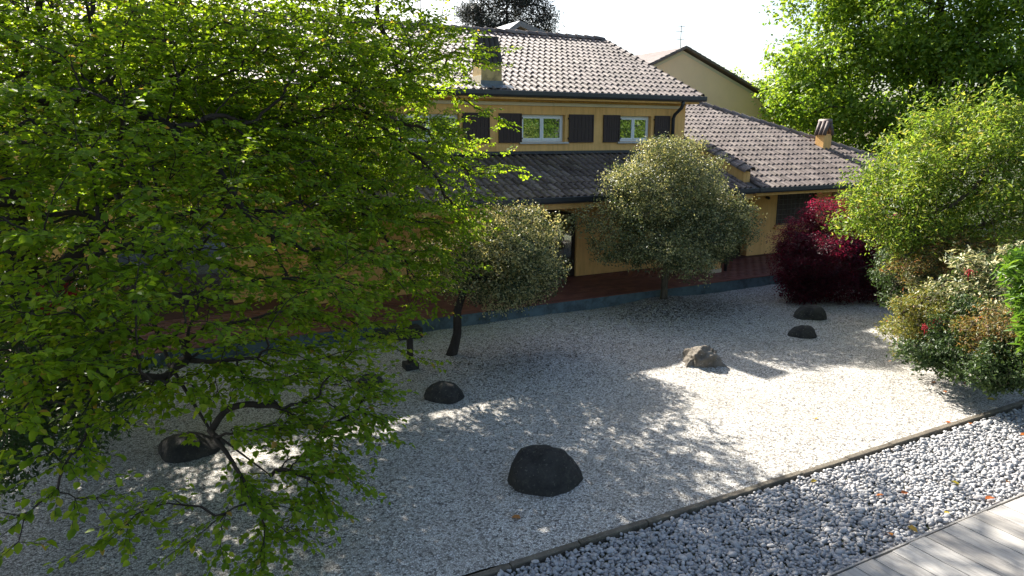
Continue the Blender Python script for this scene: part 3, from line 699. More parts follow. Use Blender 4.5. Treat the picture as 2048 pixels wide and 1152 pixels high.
for p in (l2, r2):
    e = p + (p - a2) * .25
    MB().add([(e[0], yg, e[2]), (a2[0], yg, a2[2]), (a2[0], yg + 10.5, a2[2]), (e[0], yg + 10.5, e[2]), (e[0], yg, e[2] - .38), (a2[0], yg, a2[2] - .38), (a2[0], yg + 10.5, a2[2] - .6), (e[0], yg + 10.5, e[2] - .6)],
             [(0, 1, 2, 3), (7, 6, 5, 4), (0, 4, 5, 1), (3, 2, 6, 7)]).build('roof', M['lead'], rg)
#FOLIAGE
# ------------------------------------------------------------------ rocks
from mathutils import noise as mnoise
def rock(name, px, py, pw, ph, mat, label, seed, rough=.10, depth=.8, sharp=0, tiltz=0, sink=.25, group=None):
    """px,py: photo pixel of the rock's front foot; pw,ph: its width and height in photo pixels"""
    import bmesh
    p = onz(px, py); dist = np.linalg.norm(p[:2]); k = np.linalg.norm(p - _C) / 1384
    w = pw * k / 2; th = math.asin(H / np.linalg.norm(p - _C)); aa = w * depth * math.sin(th)
    h = max(.55 * w * depth, math.sqrt(max(0, (ph * k - aa) ** 2 - aa ** 2)) / math.cos(th)) + .03
    r2 = np.random.default_rng(seed); bm = bmesh.new(); bmesh.ops.create_icosphere(bm, subdivisions=5 if sharp else 4, radius=1)
    a = r2.normal(size=(14, 3)) * np.repeat([1.2, 2.6, 5.5], [5, 5, 4])[:, None]; off = r2.uniform(0, 6.3, 14); amp = np.repeat([.5, .22, .10], [5, 5, 4])
    pl = r2.normal(size=(26, 3)); cut = r2.uniform(.62, .92, 26); pl /= np.linalg.norm(pl, axis=1)[:, None]
    for v in bm.verts:
        q = np.array(v.co); s = 1 + rough * sum(amp[i] * math.sin(a[i] @ q + off[i]) for i in range(14))
        if sharp:
            for i in range(len(pl)):
                d = pl[i] @ q * s
                if d > cut[i]: s *= 1 - sharp * (d - cut[i]) / d
            s += .035 * math.sin(13 * q[0] + 6 * q[2] + 2.5 * math.sin(4 * q[1] + 2 * q[2])) * (1 if q[2] < .55 else .35) + .02 * math.sin(23 * q[0] - 9 * q[1])
        vq = Vector(q) * 1.7 + Vector((seed * 3.1, seed, 0)); s += (.30 * (mnoise.ridged_multi_fractal(vq, 1.0, 2.1, 5, .9, 2.0) - 1.1) * .5 if sharp else .05 * mnoise.fractal(vq * 1.6, .9, 2.1, 6))
        if sharp: q = np.sign(q) * np.abs(q) ** .72
        q = q * s
        if q[2] < 0: q[2] *= .5
        v.co = Vector((q[0] * w, q[1] * w * depth, q[2] * h))
    me = bpy.data.meshes.new(name); bm.to_mesh(me); bm.free()
    back = p[:2] / dist * w * depth * .9
    o = link(name, me, mat, None, True); o.location = (p[0] + back[0], p[1] + back[1], float(gz(p[0], p[1])) - sink * h * .25 - .02)
    o.rotation_euler = (0, 0, -(R(90) - YAW) + tiltz)
    return tag(o, label, 'rock', group)
rock('rock', 1085, 990, 144, 104, M['rock_dark'], 'largest dark rounded boulder in the foreground gravel', 4, .08, .9)
rock('rock', 888, 808, 80, 46, M['rock_dark'], 'dark oval rock on gravel between the left small tree and the big boulder', 6, .07)
rock('rock', 1404, 738, 100, 58, M['rock_brown'], 'craggy brown rock half in sunlight in the middle of the gravel', 11, .30, .85, sharp=1.0)
rock('rock', 1604, 677, 55, 27, M['rock_dark'], 'nearer of the two smooth dark rocks by the red maple', 15, .06, .7)
rock('rock', 1618, 641, 55, 28, M['rock_dark'], 'farther of the two smooth dark rocks by the red maple', 18, .06, .7)
rock('rock', 388, 922, 118, 58, M['rock_dark'], 'flat dark rock on gravel seen under the big tree branches', 21, .14, .8)
rock('rock', 742, 775, 52, 30, M['rock_dark'], 'small dark rock at the edge of the big tree foliage', 25, .12, .8)
# timber post on a dark stone block
pp = onz(825, 741); po = empty('garden_post', (pp[0], pp[1], 0), 0, 'brown timber post on a square dark stone block left of the small tree', 'post')
MB().box((pp[0] - .15, pp[1] - .02, -.05), (pp[0] + .16, pp[1] + .30, .16)).build('stone_block', M['rock_dark'], po, bevel=.015)
MB().box((pp[0] - .055, pp[1] + .08, .15), (pp[0] + .065, pp[1] + .2, .95)).build('post', M['bark'], po, bevel=.01)
MB().box((pp[0] - .08, pp[1] + .055, .95), (pp[0] + .09, pp[1] + .225, .99)).build('cap', M['bark'], po, bevel=.01)
# step at the left end of the terrace edge
sp_ = onz(820, 664)
tag(MB().box((sp_[0] - 1.1, 16.72, -.02), (sp_[0] + .15, 17.17, .26)).build('stone_step', M['rock_dark'], None, bevel=.02), 'dark block step against the blue terrace wall', 'step')

# ------------------------------------------------------------------ foliage generators
def unit(a): return a / (np.linalg.norm(a, axis=-1, keepdims=True) + 1e-9)
def leaf_geo(P, D, Nn, L, Wd, fold=.18, droop=.12, six=True):
    n = len(P); D = unit(D); Sd = unit(np.cross(D, Nn)); Nn = np.cross(Sd, D); L = L[:, None]; Wd = Wd[:, None]
    if six:
        q = [P, P + D * L * .28 + Sd * Wd * .46 + Nn * Wd * fold, P + D * L * .66 + Sd * Wd * .42 + Nn * (Wd * fold - L * droop * .4), P + D * L - Nn * L * droop,
             P + D * L * .66 - Sd * Wd * .42 + Nn * (Wd * fold - L * droop * .4), P + D * L * .28 - Sd * Wd * .46 + Nn * Wd * fold]
        V = np.stack(q, 1).reshape(-1, 3); b = np.arange(n)[:, None] * 6
        F = np.concatenate([b + np.array([0, 1, 2, 3]), b + np.array([0, 3, 4, 5])], 1).reshape(-1, 4)
    else:
        q = [P, P + D * L * .45 + Sd * Wd * .5 + Nn * Wd * fold, P + D * L - Nn * L * droop, P + D * L * .45 - Sd * Wd * .5 + Nn * Wd * fold]
        V = np.stack(q, 1).reshape(-1, 3); b = np.arange(n)[:, None] * 4
        F = np.concatenate([b + np.array([0, 1, 2]), b + np.array([0, 2, 3])], 1).reshape(-1, 3)
    return V, F
def leaves_object(name, P, D, Nn, L, Wd, mat, parent, six=True, rnd=None, **kw):
    V, F = leaf_geo(P, D, Nn, L, Wd, six=six, **kw); rnd = rng.random(len(P)) if rnd is None else rnd
    return tag(link(name, big_mesh(name, V, F, np.repeat(rnd, 2)), mat, parent), kind='stuff')
def skeleton(roots, rpath, A, bf=.45):
    """balanced spanning tree from root nodes through attractor points A; returns nodes, parents"""
    P = np.concatenate([roots, A]); nR = len(roots); n = len(P); par = np.full(n, -1); path = np.zeros(n); path[:nR] = rpath
    for i in range(1, nR): par[i] = i - 1
    best = np.full(n, 1e9); bp = np.zeros(n, int); done = np.zeros(n, bool)
    def relax(i):
        d = np.linalg.norm(P - P[i], axis=1); c = d + bf * (path[i] + d); m = (c < best) & ~done; best[m] = c[m]; bp[m] = i
    done[:nR] = True; best[:nR] = 1e9
    for i in range(nR): relax(i)
    for _ in range(n - nR):
        j = int(np.argmin(np.where(done, 1e9, best))); done[j] = True; par[j] = bp[j]; path[j] = path[bp[j]] + np.linalg.norm(P[j] - P[bp[j]]); relax(j)
    return P, par, path
def branch_mesh(P, par, nR, rmin=.006, coef=.010, power=.5, maxr=.2, sag=.06):
    n = len(P); cnt = np.ones(n); order = []
    kids = [[] for _ in range(n)]
    for i in range(n):
        if par[i] >= 0: kids[par[i]].append(i)
    st = [0]; seen = []
    while st:
        i = st.pop(); seen.append(i); st += kids[i]
    for i in reversed(seen):
        if par[i] >= 0: cnt[par[i]] += cnt[i]
    rad = np.clip(coef * cnt ** power, rmin, maxr); mb = MB()
    for i in range(nR, n):
        j = par[i]; a, b = P[j], P[i]; L = np.linalg.norm(b - a)
        r0 = min(rad[j], rad[i] * 1.35); r1 = rad[i]; sides = 6 if r0 > .03 else (4 if r0 > .012 else 3)
        prev = P[par[j]] if par[j] >= 0 else a - np.array([0, 0, .3]); t0 = unit(a - prev)
        m1 = a + t0 * L * .30 * (1 if j >= nR else .4) ; m1 = m1 * .55 + (a + (b - a) * .33) * .45; m2 = a + (b - a) * .68 + np.array([0, 0, sag * L]) + rng.normal(0, .03 * L, 3)
        mb.tube([a, m1, m2, b], [r0, r0 * .9 + r1 * .1, r0 * .4 + r1 * .6, r1], sides, cap=False)
    return mb, rad, kids
def blob_points(blobs, dens, rg=rng, flat=.6, mind=.0):
    out = []
    for (c, r) in blobs:
        r = np.array([r, r, r * flat]) if np.isscalar(r) else np.array(r); n = max(3, int(dens * 4.19 * r.prod()))
        q = rg.normal(size=(n, 3)); q = unit(q) * (rg.random((n, 1)) ** (1 / 2.4)); out.append(np.array(c) + q * r)
    return np.concatenate(out)
def rand_frame(n, up=.6, rg=rng, out=None, outw=0.):
    N_ = rg.normal(size=(n, 3)); N_ = unit(N_) * (1 - up) + np.array([0, 0, up])
    if out is not None: N_ = N_ + out * outw
    N_ = unit(N_); D = rg.normal(size=(n, 3)); D = unit(D - N_ * (D * N_).sum(1, keepdims=True)); return D, N_

def sprays(nodes, dirs, per, length, rg=rng, spread=.75, droop=.25, alt=True):
    """flat sprays: from each node a few twiglets, leaves alternating along them. Returns P, D, N of leaves and twig segments"""
    m = len(nodes); nt_ = 3
    Ps, Ds, Ns, tw = [], [], [], []
    for t in range(nt_):
        a = rg.uniform(-1, 1, (m, 1)) * spread * 1.6
        d = unit(dirs * np.array([1, 1, .35]) + rg.normal(0, .35, (m, 3)) * np.array([1, 1, .35])); side = unit(np.cross(d, np.array([0, 0, 1.])))
        d = unit(d + side * a - np.array([0, 0, droop]) * rg.uniform(.1, 1, (m, 1))); side = unit(np.cross(d, np.array([0, 0, 1.])))
        nrm = unit(np.cross(side, d) + rg.normal(0, .22, (m, 3))); nrm = np.where(nrm[:, 2:3] < 0, -nrm, nrm)
        ln = length * rg.uniform(.6, 1.25, (m, 1)); tw.append((nodes, nodes + d * ln))
        k = per // nt_
        for i in range(k):
            f = (i + .6 + rg.uniform(-.2, .2, (m, 1))) / k; sgn = 1 if i % 2 else -1
            p = nodes + d * ln * f + rg.normal(0, .012, (m, 3))
            dd = unit(d * (.75 if i < k - 1 else 2) + side * sgn * .8 + rg.normal(0, .28, (m, 3)) - np.array([0, 0, .22]))
            Ps.append(p); Ds.append(dd); Ns.append(unit(nrm + rg.normal(0, .30, (m, 3))))
    return np.concatenate(Ps), np.concatenate(Ds), np.concatenate(Ns), tw

# ------------------------------------------------------------------ the big tree on the left
rb = np.random.default_rng(21)
bt0 = at(62, 700, 14.6); bt0[2] = 0
big = empty('broadleaf_tree', tuple(bt0), 0, 'huge leafy green tree filling the left half of the picture', 'tree')
tp = [bt0 + np.array([0, 0, -.1]), bt0 + np.array([.02, 0, .6]), bt0 + np.array([.08, .05, 2.2]), bt0 + np.array([.0, .0, 4.0]), bt0 + np.array([-.1, .05, 5.6]), bt0 + np.array([-.12, .1, 7.4]), bt0 + np.array([.1, .2, 9.2]), bt0 + np.array([.3, .3, 11.0])]
MB().tube(tp, [.36, .28, .25, .23, .21, .17, .11, .05], 12).build('trunk', M['bark'], big, smooth=True)
# a second leader
tp2 = [tp[2], at(180, 470, 14.2), at(250, 260, 14.0), at(310, 110, 14.0), at(345, 0, 14.2), at(390, -160, 14.5)]
MB().tube(tp2, [.17, .14, .12, .11, .09, .05], 10).build('limb', M['bark'], big, smooth=True)
tp3 = [tp[3], at(120, 200, 13.6), at(230, 205, 12.4), at(330, 250, 11.4), at(430, 330, 10.8), at(520, 470, 10.2)]
MB().tube(tp3, [.14, .12, .10, .085, .06, .03], 8).build('limb', M['bark'], big, smooth=True)
tp4 = [tp2[2], at(400, 240, 14.2), at(560, 255, 14.6), at(700, 215, 15), at(800, 150, 15.6), at(900, 110, 16.2)]
MB().tube(tp4, [.10, .09, .075, .055, .04, .02], 8).build('limb', M['bark'], big, smooth=True)
tp5 = [tp[2], at(200, 500, 12.0), at(290, 600, 10.6), at(340, 730, 9.4), at(420, 860, 8.6), at(540, 950, 8.2)]
MB().tube(tp5, [.05, .04, .032, .025, .016, .008], 8).build('limb', M['bark'], big, smooth=True)
BS = 1.35
B = lambda L, s=BS: [(at(x, y, d * s), r * s) for (x, y, d, r) in L]
near = B([(60, 330, 6.4, 1.0), (220, 400, 6.6, 1.1), (390, 420, 7.0, 1.1), (100, 560, 5.6, .85), (260, 560, 5.9, .85), (420, 560, 6.4, .9), (570, 520, 7.2, 1.0), (110, 660, 5.4, .6), (300, 660, 5.8, .7), (470, 650, 6.2, .7), (620, 620, 6.9, .75),
          (20, 200, 7.0, 1.1), (200, 250, 7.6, 1.1)])
mid = B([(900, 520, 10.8, .55), (930, 400, 11.4, .6), (860, 600, 10, .45), (820, 470, 10.4, .7), (760, 400, 10, .8), (900, 180, 11.6, .5), (760, 180, 11, .9), (150, 120, 9.0, 1.5), (330, 150, 9.4, 1.5), (500, 130, 9.6, 1.5), (660, 130, 10.2, 1.4), (780, 90, 11, 1.2), (870, 100, 11.6, .9), (940, 110, 12.2, .55), (985, 95, 12.4, .3),
         (300, 300, 9.0, 1.4), (480, 300, 9.2, 1.4), (640, 320, 9.8, 1.3), (780, 290, 10.6, 1.1), (880, 310, 11.4, .8), (960, 335, 12, .6), (1010, 340, 12.2, .35),
         (560, 430, 8.8, 1.2), (700, 440, 9.6, 1.2), (830, 430, 10.6, .95), (920, 440, 11.4, .7), (960, 470, 11.6, .35), (680, 560, 9.0, 1.0), (790, 540, 9.8, .8), (860, 560, 10.4, .6),
         (730, 640, 8.8, .7), (790, 690, 9.0, .45), (840, 650, 9.6, .4), (880, 240, 11, .5), (960, 230, 11.4, .25), (1010, 245, 11.6, .2)])
low = B([(60, 700, 5.6, .55), (180, 720, 5.8, .5), (280, 760, 5.9, .4), (20, 900, 5.2, .3), (140, 900, 5.3, .22), (430, 760, 6.2, .5), (560, 790, 6.4, .5), (680, 800, 6.7, .4), (620, 900, 6.2, .42), (540, 880, 6.0, .4), (520, 960, 5.8, .4), (420, 880, 5.9, .3), (740, 760, 7.1, .35), (560, 1070, 5.5, .3), (660, 870, 6.4, .35), (420, 1060, 5.3, .28), (520, 740, 6.2, .5), (640, 720, 6.8, .5), (720, 760, 7.0, .35), (600, 830, 6.2, .42), (700, 850, 6.5, .38), (745, 830, 6.6, .22), (650, 930, 6.0, .36), (560, 990, 5.7, .36), (700, 970, 6.0, .22), (480, 1020, 5.4, .28), (600, 1050, 5.5, .26),
         (330, 980, 5.2, .22), (120, 1000, 5.0, .26), (40, 1060, 4.8, .26), (200, 830, 5.4, .3), (60, 800, 5.2, .35), (340, 770, 5.8, .35), (500, 1110, 5.2, .22), (640, 1000, 5.8, .25), (250, 1060, 5.0, .18)])
far = B([(60, 60, 14.5, 2.0), (250, 40, 15.5, 2.0), (450, 30, 16, 2.0), (620, 20, 16, 1.8), (760, -20, 16, 1.6), (150, -220, 14, 2.6), (400, -260, 15, 2.6), (640, -220, 16, 2.4), (820, -200, 16.5, 2.0),  (760, -120, 19, 1.8), (870, -100, 19.6, 1.4), (950, -190, 20, 1.2), (600, -60, 19, 1.8), (420, -80, 18, 1.8), (500, -480, 16, 2.4), (800, -430, 18, 2.2),
         (-200, 100, 12, 2.4), (-260, 420, 10, 2.0), (-120, -300, 12, 2.6), (-420, 0, 13, 2.6), (-150, 650, 8, 1.3), (60, 420, 14.5, 1.4), (220, 420, 14.0, 1.2)], 1.0)
back = [(np.array(p), r) for p, r in (((0, 16.6, 6.4), 1.7), ((2, 17.2, 6.0), 1.7), ((3.6, 16.4, 5.6), 1.5), ((-2, 17, 5.2), 1.7), ((1, 18.6, 7.4), 1.7), ((4.6, 17, 6.8), 1.4), ((6.0, 16.6, 6.4), 1.2), ((-1, 15.5, 4.2), 1.5), ((1.2, 15.4, 4.4), 1.4), ((3, 15, 4.2), 1.2), ((-3, 18.5, 7.2), 1.8), ((4.5, 17, 5.2), 1.2), ((5.8, 16.8, 5.1), 1.0), ((6.8, 16.6, 5.0), .8), ((0, 15.8, 5.0), 1.4), ((2.2, 16.3, 4.8), 1.3), ((-2.4, 15.6, 3.6), 1.4), ((3.5, 16.4, 4.6), 1.2), ((4.6, 16.2, 4.4), 1.1), ((5.7, 15.9, 4.4), .9), ((.5, 17.6, 5.0), 1.3), ((2.2, 17.8, 5.0), 1.3), ((3.8, 17.4, 4.9), 1.2), ((-1.5, 17.6, 5), 1.4), ((5, 17.3, 5.0), .9))]
A_ = np.concatenate([blob_points(back, 11.0, rb, .6), blob_points(near, 7.6, rb, .62), blob_points(mid, 11, rb, .55), blob_points(low, 25, rb, .5), blob_points(far, 6.5, rb, .55)])
A_ = A_[A_[:, 2] > .35]
A_ = A_[(A_[:, 1] < 17.9) | ((A_[:, 0] < 3.4) & (A_[:, 1] < 20.4)) | ((A_[:, 2] > 7.2) & (A_[:, 1] < 20.8)) | (A_[:, 2] > 10.2)]
roots = np.array(tp[2:] + tp2[1:] + tp3[1:] + tp4[1:] + tp5[1:]); rp = np.concatenate([[2, 4, 5.6, 7.4, 9.2, 11], np.linspace(4, 9, 5), np.linspace(5, 9, 5), np.linspace(6, 11, 5), np.linspace(4, 9, 5)]) * .6
nR = len(roots); Pn, par, path = skeleton(roots, rp, A_, .35)
kid0 = [[] for _ in range(len(Pn))]
for i in range(len(Pn)):
    if par[i] >= 0: kid0[par[i]].append(i)
for _ in range(3):
    Q = Pn.copy()
    for i in range(nR, len(Pn)):
        if kid0[i]: Q[i] = .4 * Pn[i] + .3 * Pn[par[i]] + .3 * Pn[kid0[i]].mean(0)
    Pn = Q
mb, rad, kids = branch_mesh(Pn, par, nR, .0045, .0040, .55, .045)
tag(mb.build('branches', M['twig'], big, smooth=True), kind='stuff')
nd = np.arange(nR, len(Pn)); dirs = unit(Pn[nd] - Pn[par[nd]])
slim = rad[nd] < .03
LP, LD, LN, tw = sprays(Pn[nd][slim], dirs[slim], 30, .48, rb)
tb = MB()
for (a, b) in tw:
    for p, q in zip(a, b): tb.tube([p, q], [.0038, .0018], 3, cap=False)
tag(tb.build('twigs', M['twig'], big), kind='stuff')
ll = rb.uniform(.05, .105, len(LP)); lw_ = ll * rb.uniform(.62, .78, len(LP))
_, _, dz = proj(LP); keep = dz > 2.5
LP, LD, LN, ll, lw_ = LP[keep], LD[keep], LN[keep], ll[keep], lw_[keep]
sx_, sy_, dz = proj(LP)
order = np.argsort(np.where((sx_ > 0) & (sx_ < 2048) & (sy_ > 0) & (sy_ < 1152), dz / ll, 1e9)); sel = order[:300]; rest = np.ones(len(LP), bool); rest[sel] = False
leaves_object('crown', LP[rest], LD[rest], LN[rest], ll[rest], lw_[rest], M['leaf_big'], big)
v1, f1 = leaf_geo(np.zeros((1, 3)), np.array([[0, 1., 0]]), np.array([[0, 0, 1.]]), np.array([1.]), np.array([.7]))
lm = big_mesh('leaf', v1, f1); lm.materials.append(M['leaf_big'])
pinv = wmat(big).inverted()
def leaf_obj(name, me, p, d, nn, L, parent, pinv):
    d = Vector(d).normalized(); nn = Vector(nn); s = d.cross(nn).normalized(); nn = s.cross(d)
    m = Matrix((s, d, nn)).transposed().to_4x4(); o = bpy.data.objects.new(name, me); COL.objects.link(o)
    if parent: o.parent = parent; o.matrix_parent_inverse = pinv
    o.location = p; o.rotation_euler = m.to_euler(); o.scale = (L, L, L); return o
for i in sel: leaf_obj('leaf', lm, LP[i], LD[i], LN[i], ll[i], big, pinv)

# ------------------------------------------------------------------ generic small trees and shrubs
def shrub(name, label, cat, base, blobs, count, mat, leaf=(.04, .07), ratio=.5, up=.35, shell=.6, stems=None, barkm='bark_light', trunk=None, twigdens=3.0, clus=5, seed=1, group=None, outw=.5, lump=.18, coef=.007, rmin=.004, six=False, twigs=True, crumb=.05, droopv=0., sub=14, rag=0., tone=.55):
    rg = np.random.default_rng(seed); o = empty(name, tuple(base), 0, label, cat, group)
    if trunk is not None:
        pts_, rr = trunk; MB().tube(pts_, rr, 10).build('trunk', M[barkm], o, smooth=True); roots = np.array(pts_[1:]); rp = np.linspace(.5, 2, len(roots))
    else:
        roots = np.array([np.array(base) + np.array([0, 0, .02]), np.array(base) + np.array([.02, .02, .25])]); rp = np.array([0, .25])
    if sub:
        nb = []
        for (c, r) in blobs:
            r = np.array(r) if not np.isscalar(r) else np.array([r, r, r]); nb.append((c, r * (.80 - rag * .4)))
            q = unit(rg.normal(size=(sub, 3))) * rg.uniform(.62 + rag * .5, .98 + rag, (sub, 1)) * r + np.array(c)
            nb += [(p, r.mean() * rg.uniform(.16, .36) * np.array([1.15, 1.15, .75])) for p in q]
        blobs = nb
    vol = [4.19 * np.prod(np.array(r) if not np.isscalar(r) else np.array([r, r, r])) for _, r in blobs]; tot = sum(v ** .8 for v in vol)
    Ps, Os = [], []
    for (c, r), v in zip(blobs, vol):
        r = np.array(r) if not np.isscalar(r) else np.array([r, r, r]); n = int(count * v ** .8 / tot / clus)
        q = unit(rg.normal(size=(n, 3))); a = rg.normal(size=(6, 3)) * 3.2; of = rg.uniform(0, 6.3, 6)
        bumpv = 1 + lump * np.sin(q @ a.T + of).sum(1, keepdims=True) / 2.2
        rr_ = np.where(rg.random((n, 1)) < shell, 1 - np.abs(rg.normal(0, .10, (n, 1))), rg.random((n, 1)) ** .5)
        Ps.append(np.array(c) + q * rr_ * bumpv * r); Os.append(unit(q / r))
    Pc = np.concatenate(Ps); Oc = np.concatenate(Os); ok = Pc[:, 2] > .06; Pc, Oc = Pc[ok], Oc[ok]
    n = len(Pc) * clus; P = np.repeat(Pc, clus, 0) + rg.normal(0, crumb, (n, 3)); Ou = np.repeat(Oc, clus, 0)
    D, N_ = rand_frame(n, up, rg, Ou, outw); D = unit(D + Ou * .5 + np.array([0, 0, -droopv])); L = rg.uniform(leaf[0], leaf[1], n)
    # a clump shares its tone
    rn = np.clip(np.repeat(rg.random(len(Pc)), clus) * tone + rg.random(n) * (1 - tone), 0, 1)
    leaves_object('crown', P, D, N_, L, L * ratio, mat, o, six=six, rnd=rn)
    if twigs:
        k = rg.choice(len(Pc), min(len(Pc), int(120 * twigdens)), replace=False); cen = Pc.mean(0); A = cen + (Pc[k] - cen) * .86
        Pn, par, _ = skeleton(roots, rp, A, .5); mb, _, _ = branch_mesh(Pn, par, len(roots), rmin, coef, .5, .06)
        tag(mb.build('branches', M[barkm], o, smooth=True), kind='stuff')
    return o
# right clipped variegated tree
b0 = np.array([14.18, 16.8, .1])
shrub('variegated_tree', 'larger round variegated tree with sunlit golden top before the porch', 'tree', b0,
      [((14.15, 16.3, 2.3), (2.4, 1.9, 1.2)), ((12.3, 16.4, 2.45), (1.4, 1.3, 1.1)), ((15.8, 16.4, 2.45), (1.3, 1.3, 1.1)), ((13.9, 16.5, 3.8), (1.95, 1.6, 1.35)), ((12.7, 16.4, 3.6), (1.35, 1.2, 1.0)), ((15.0, 16.4, 3.7), (1.15, 1.2, .95)), ((14.1, 15.7, 2.0), (1.3, .9, .75)), ((15.4, 16.0, 1.9), (1.1, .9, .7)), ((14.0, 16.6, 4.75), (.9, .8, .5))],
      84000, M['leaf_varieg'], (.05, .09), .52, .3, .75, trunk=([b0 - [0, 0, .2], b0 + [.0, 0, .5], b0 + [.03, 0, 1.0], b0 + [0, -.1, 1.7], b0 + [-.05, -.2, 2.6]], [.13, .105, .10, .085, .05]), seed=31, lump=.20, crumb=.075, clus=8, tone=.72, sub=16)
b1 = np.array([6.05, 14.89, 0])
shrub('variegated_tree', 'smaller round variegated tree on a leaning trunk beside the big green tree', 'tree', b1,
      [((7.0, 14.8, 2.25), (1.6, 1.4, .95)), ((8.0, 14.8, 2.2), (1.05, 1.1, .9)), ((7.9, 14.9, 3.0), (.95, .9, .62)), ((5.9, 14.8, 2.3), (1.0, 1.0, .75)), ((7.4, 14.3, 1.75), (1.2, .9, .6))],
      50000, M['leaf_varieg'], (.045, .08), .52, .3, .75, trunk=([b1 - [0, 0, .1], b1 + [.12, 0, .25], b1 + [.2, 0, .55], b1 + [.22, .02, 1.1], b1 + [.4, 0, 1.6], b1 + [.8, 0, 2.2]], [.15, .12, .105, .10, .08, .05]), barkm='bark', seed=33, lump=.2, crumb=.07, clus=8, tone=.72, sub=14)
# red maple
b2 = np.array([19.3, 15.1, 0])
shrub('red_maple', 'weeping dark crimson maple with sunlit pink top by the terrace', 'tree', b2,
      [((19.2, 15.0, 1.2), (1.8, 1.4, 1.25)), ((18.3, 15.1, 1.0), (.95, 1.0, .95)), ((20.8, 14.2, 1.3), (1.5, 1.2, 1.25)), ((21.8, 14.4, 1.8), (1.1, 1.0, 1.0)), ((20.6, 13.6, .7), (1.3, .8, .65)), ((19.9, 15.4, 2.6), (1.15, .8, .6)), ((18.9, 15.5, 2.15), (1.0, .7, .5)), ((21.0, 15.0, 2.5), (.9, .8, .55)), ((18.2, 14.8, .5), (.9, .8, .5)), ((19.4, 14.2, .6), (1.2, .6, .55))],
      80000, M['leaf_maple'], (.06, .12), .30, .55, .7, trunk=([b2 - [0, 0, .1], b2 + [.05, 0, .6], b2 + [.2, .1, 1.3], b2 + [.4, .1, 2.1]], [.11, .09, .07, .03]), seed=35, lump=.28, crumb=.07, droopv=.35)
# bright green tall shrub on the right
b3 = at(1890, 620, 20.6); b3[2] = 0
def BB(L): return [(at(x, y, d), r) for (x, y, d, r) in L]
shrub('tall_green_shrub', 'tall bright green shrub with fine leaves at the right edge', 'shrub', b3,
      BB([(1840, 400, 20.6, (1.5, 1.4, 1.25)), (1960, 380, 20.2, (1.5, 1.4, 1.4)), (1850, 300, 20.8, (1.1, 1.0, .8)), (1960, 270, 20.4, (.9, .9, .65)), (1770, 390, 20.0, (.85, .8, .7)), (1720, 440, 19.4, (.65, .6, .28)), (1780, 470, 19.4, (.8, .7, .3)), (2060, 330, 20.2, (1.2, 1.2, 1.2)), (1880, 480, 19.6, (1.1, 1.0, .6)), (1890, 240, 20.8, (.5, .5, .35)), (1975, 235, 20.4, (.45, .45, .4)), (2080, 450, 19.6, (1.2, 1.0, .9)), (1690, 455, 19.2, (.35, .35, .14)), (1790, 300, 20.8, (.3, .3, .45)), (1850, 235, 20.8, (.28, .28, .45)), (1905, 215, 20.6, (.26, .26, .45)), (1985, 210, 20.4, (.28, .28, .5)), (2030, 240, 20.3, (.3, .3, .45)), (1745, 345, 20, (.4, .4, .3)), (1715, 395, 19.6, (.4, .4, .16))]),
      44000, M['leaf_bright'], (.08, .15), .34, .4, .6, seed=37, lump=.35, crumb=.11, twigdens=4, rag=.3, sub=24)
# low shrubs along the gravel edge, from the maple to the pebbles
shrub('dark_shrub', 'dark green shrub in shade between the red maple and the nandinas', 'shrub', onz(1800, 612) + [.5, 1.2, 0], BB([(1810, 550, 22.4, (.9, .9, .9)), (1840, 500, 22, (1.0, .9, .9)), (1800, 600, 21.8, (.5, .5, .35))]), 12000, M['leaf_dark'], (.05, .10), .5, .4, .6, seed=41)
shrub('nandina_shrub', 'yellow-green nandina mound at the left end of the shrub row', 'shrub', onz(1850, 705) + [.6, .5, 0], BB([(1850, 620, 17.6, (.95, .8, .6)), (1830, 665, 17.2, (.75, .6, .45)), (1890, 660, 17.0, (.7, .6, .6))]), 13000, M['leaf_nandina'], (.045, .09), .35, .4, .6, seed=43, tone=.3, rag=.2, lump=.3)
shrub('green_shrub', 'low dark green shrub below the red berries at the gravel edge', 'shrub', onz(1880, 735) + [.5, .4, 0], BB([(1860, 700, 16.5, (.8, .6, .38)), (1920, 705, 16.2, (.7, .6, .45)), (1950, 660, 16.6, (.6, .6, .6))]), 11000, M['leaf_dark'], (.05, .10), .5, .4, .6, seed=45, tone=.3, rag=.2, lump=.3)
shrub('variegated_shrub', 'cream and green variegated shrub behind the orange nandina', 'shrub', onz(1960, 700) + [1.2, .6, 0], BB([(1950, 600, 17.6, (.9, .8, .55)), (2000, 560, 17.8, (.9, .8, .6)), (1930, 660, 17.2, (.6, .6, .4)), (2010, 640, 16.8, (.7, .6, .5)), (1850, 560, 18.9, (.5, .5, .4))]), 10000, M['leaf_cream'], (.07, .14), .42, .45, .7, seed=47, tone=.3, rag=.2, lump=.3)
shrub('red_tipped_shrub', 'bronze red-tipped shrub under the tall bright green shrub', 'shrub', onz(1900, 640) + [1, 1, 0], BB([(1885, 525, 19.2, (1.1, .8, .5)), (1950, 510, 19.0, (.9, .8, .5)), (1830, 540, 19.4, (.6, .6, .4))]), 9000, M['leaf_orange'], (.05, .09), .35, .4, .65, seed=49, tone=.3, rag=.2, lump=.3)
shrub('orange_nandina', 'orange-tipped nandina in the lower right beside the pebbles', 'shrub', onz(2000, 775) + [.5, .3, 0], BB([(1990, 655, 15.8, (.55, .5, .4)), (2030, 670, 15.4, (.5, .5, .45)), (1960, 690, 15.8, (.35, .35, .25))]), 7000, M['leaf_orange'], (.04, .08), .3, .4, .6, seed=51, tone=.3, rag=.2, lump=.35)
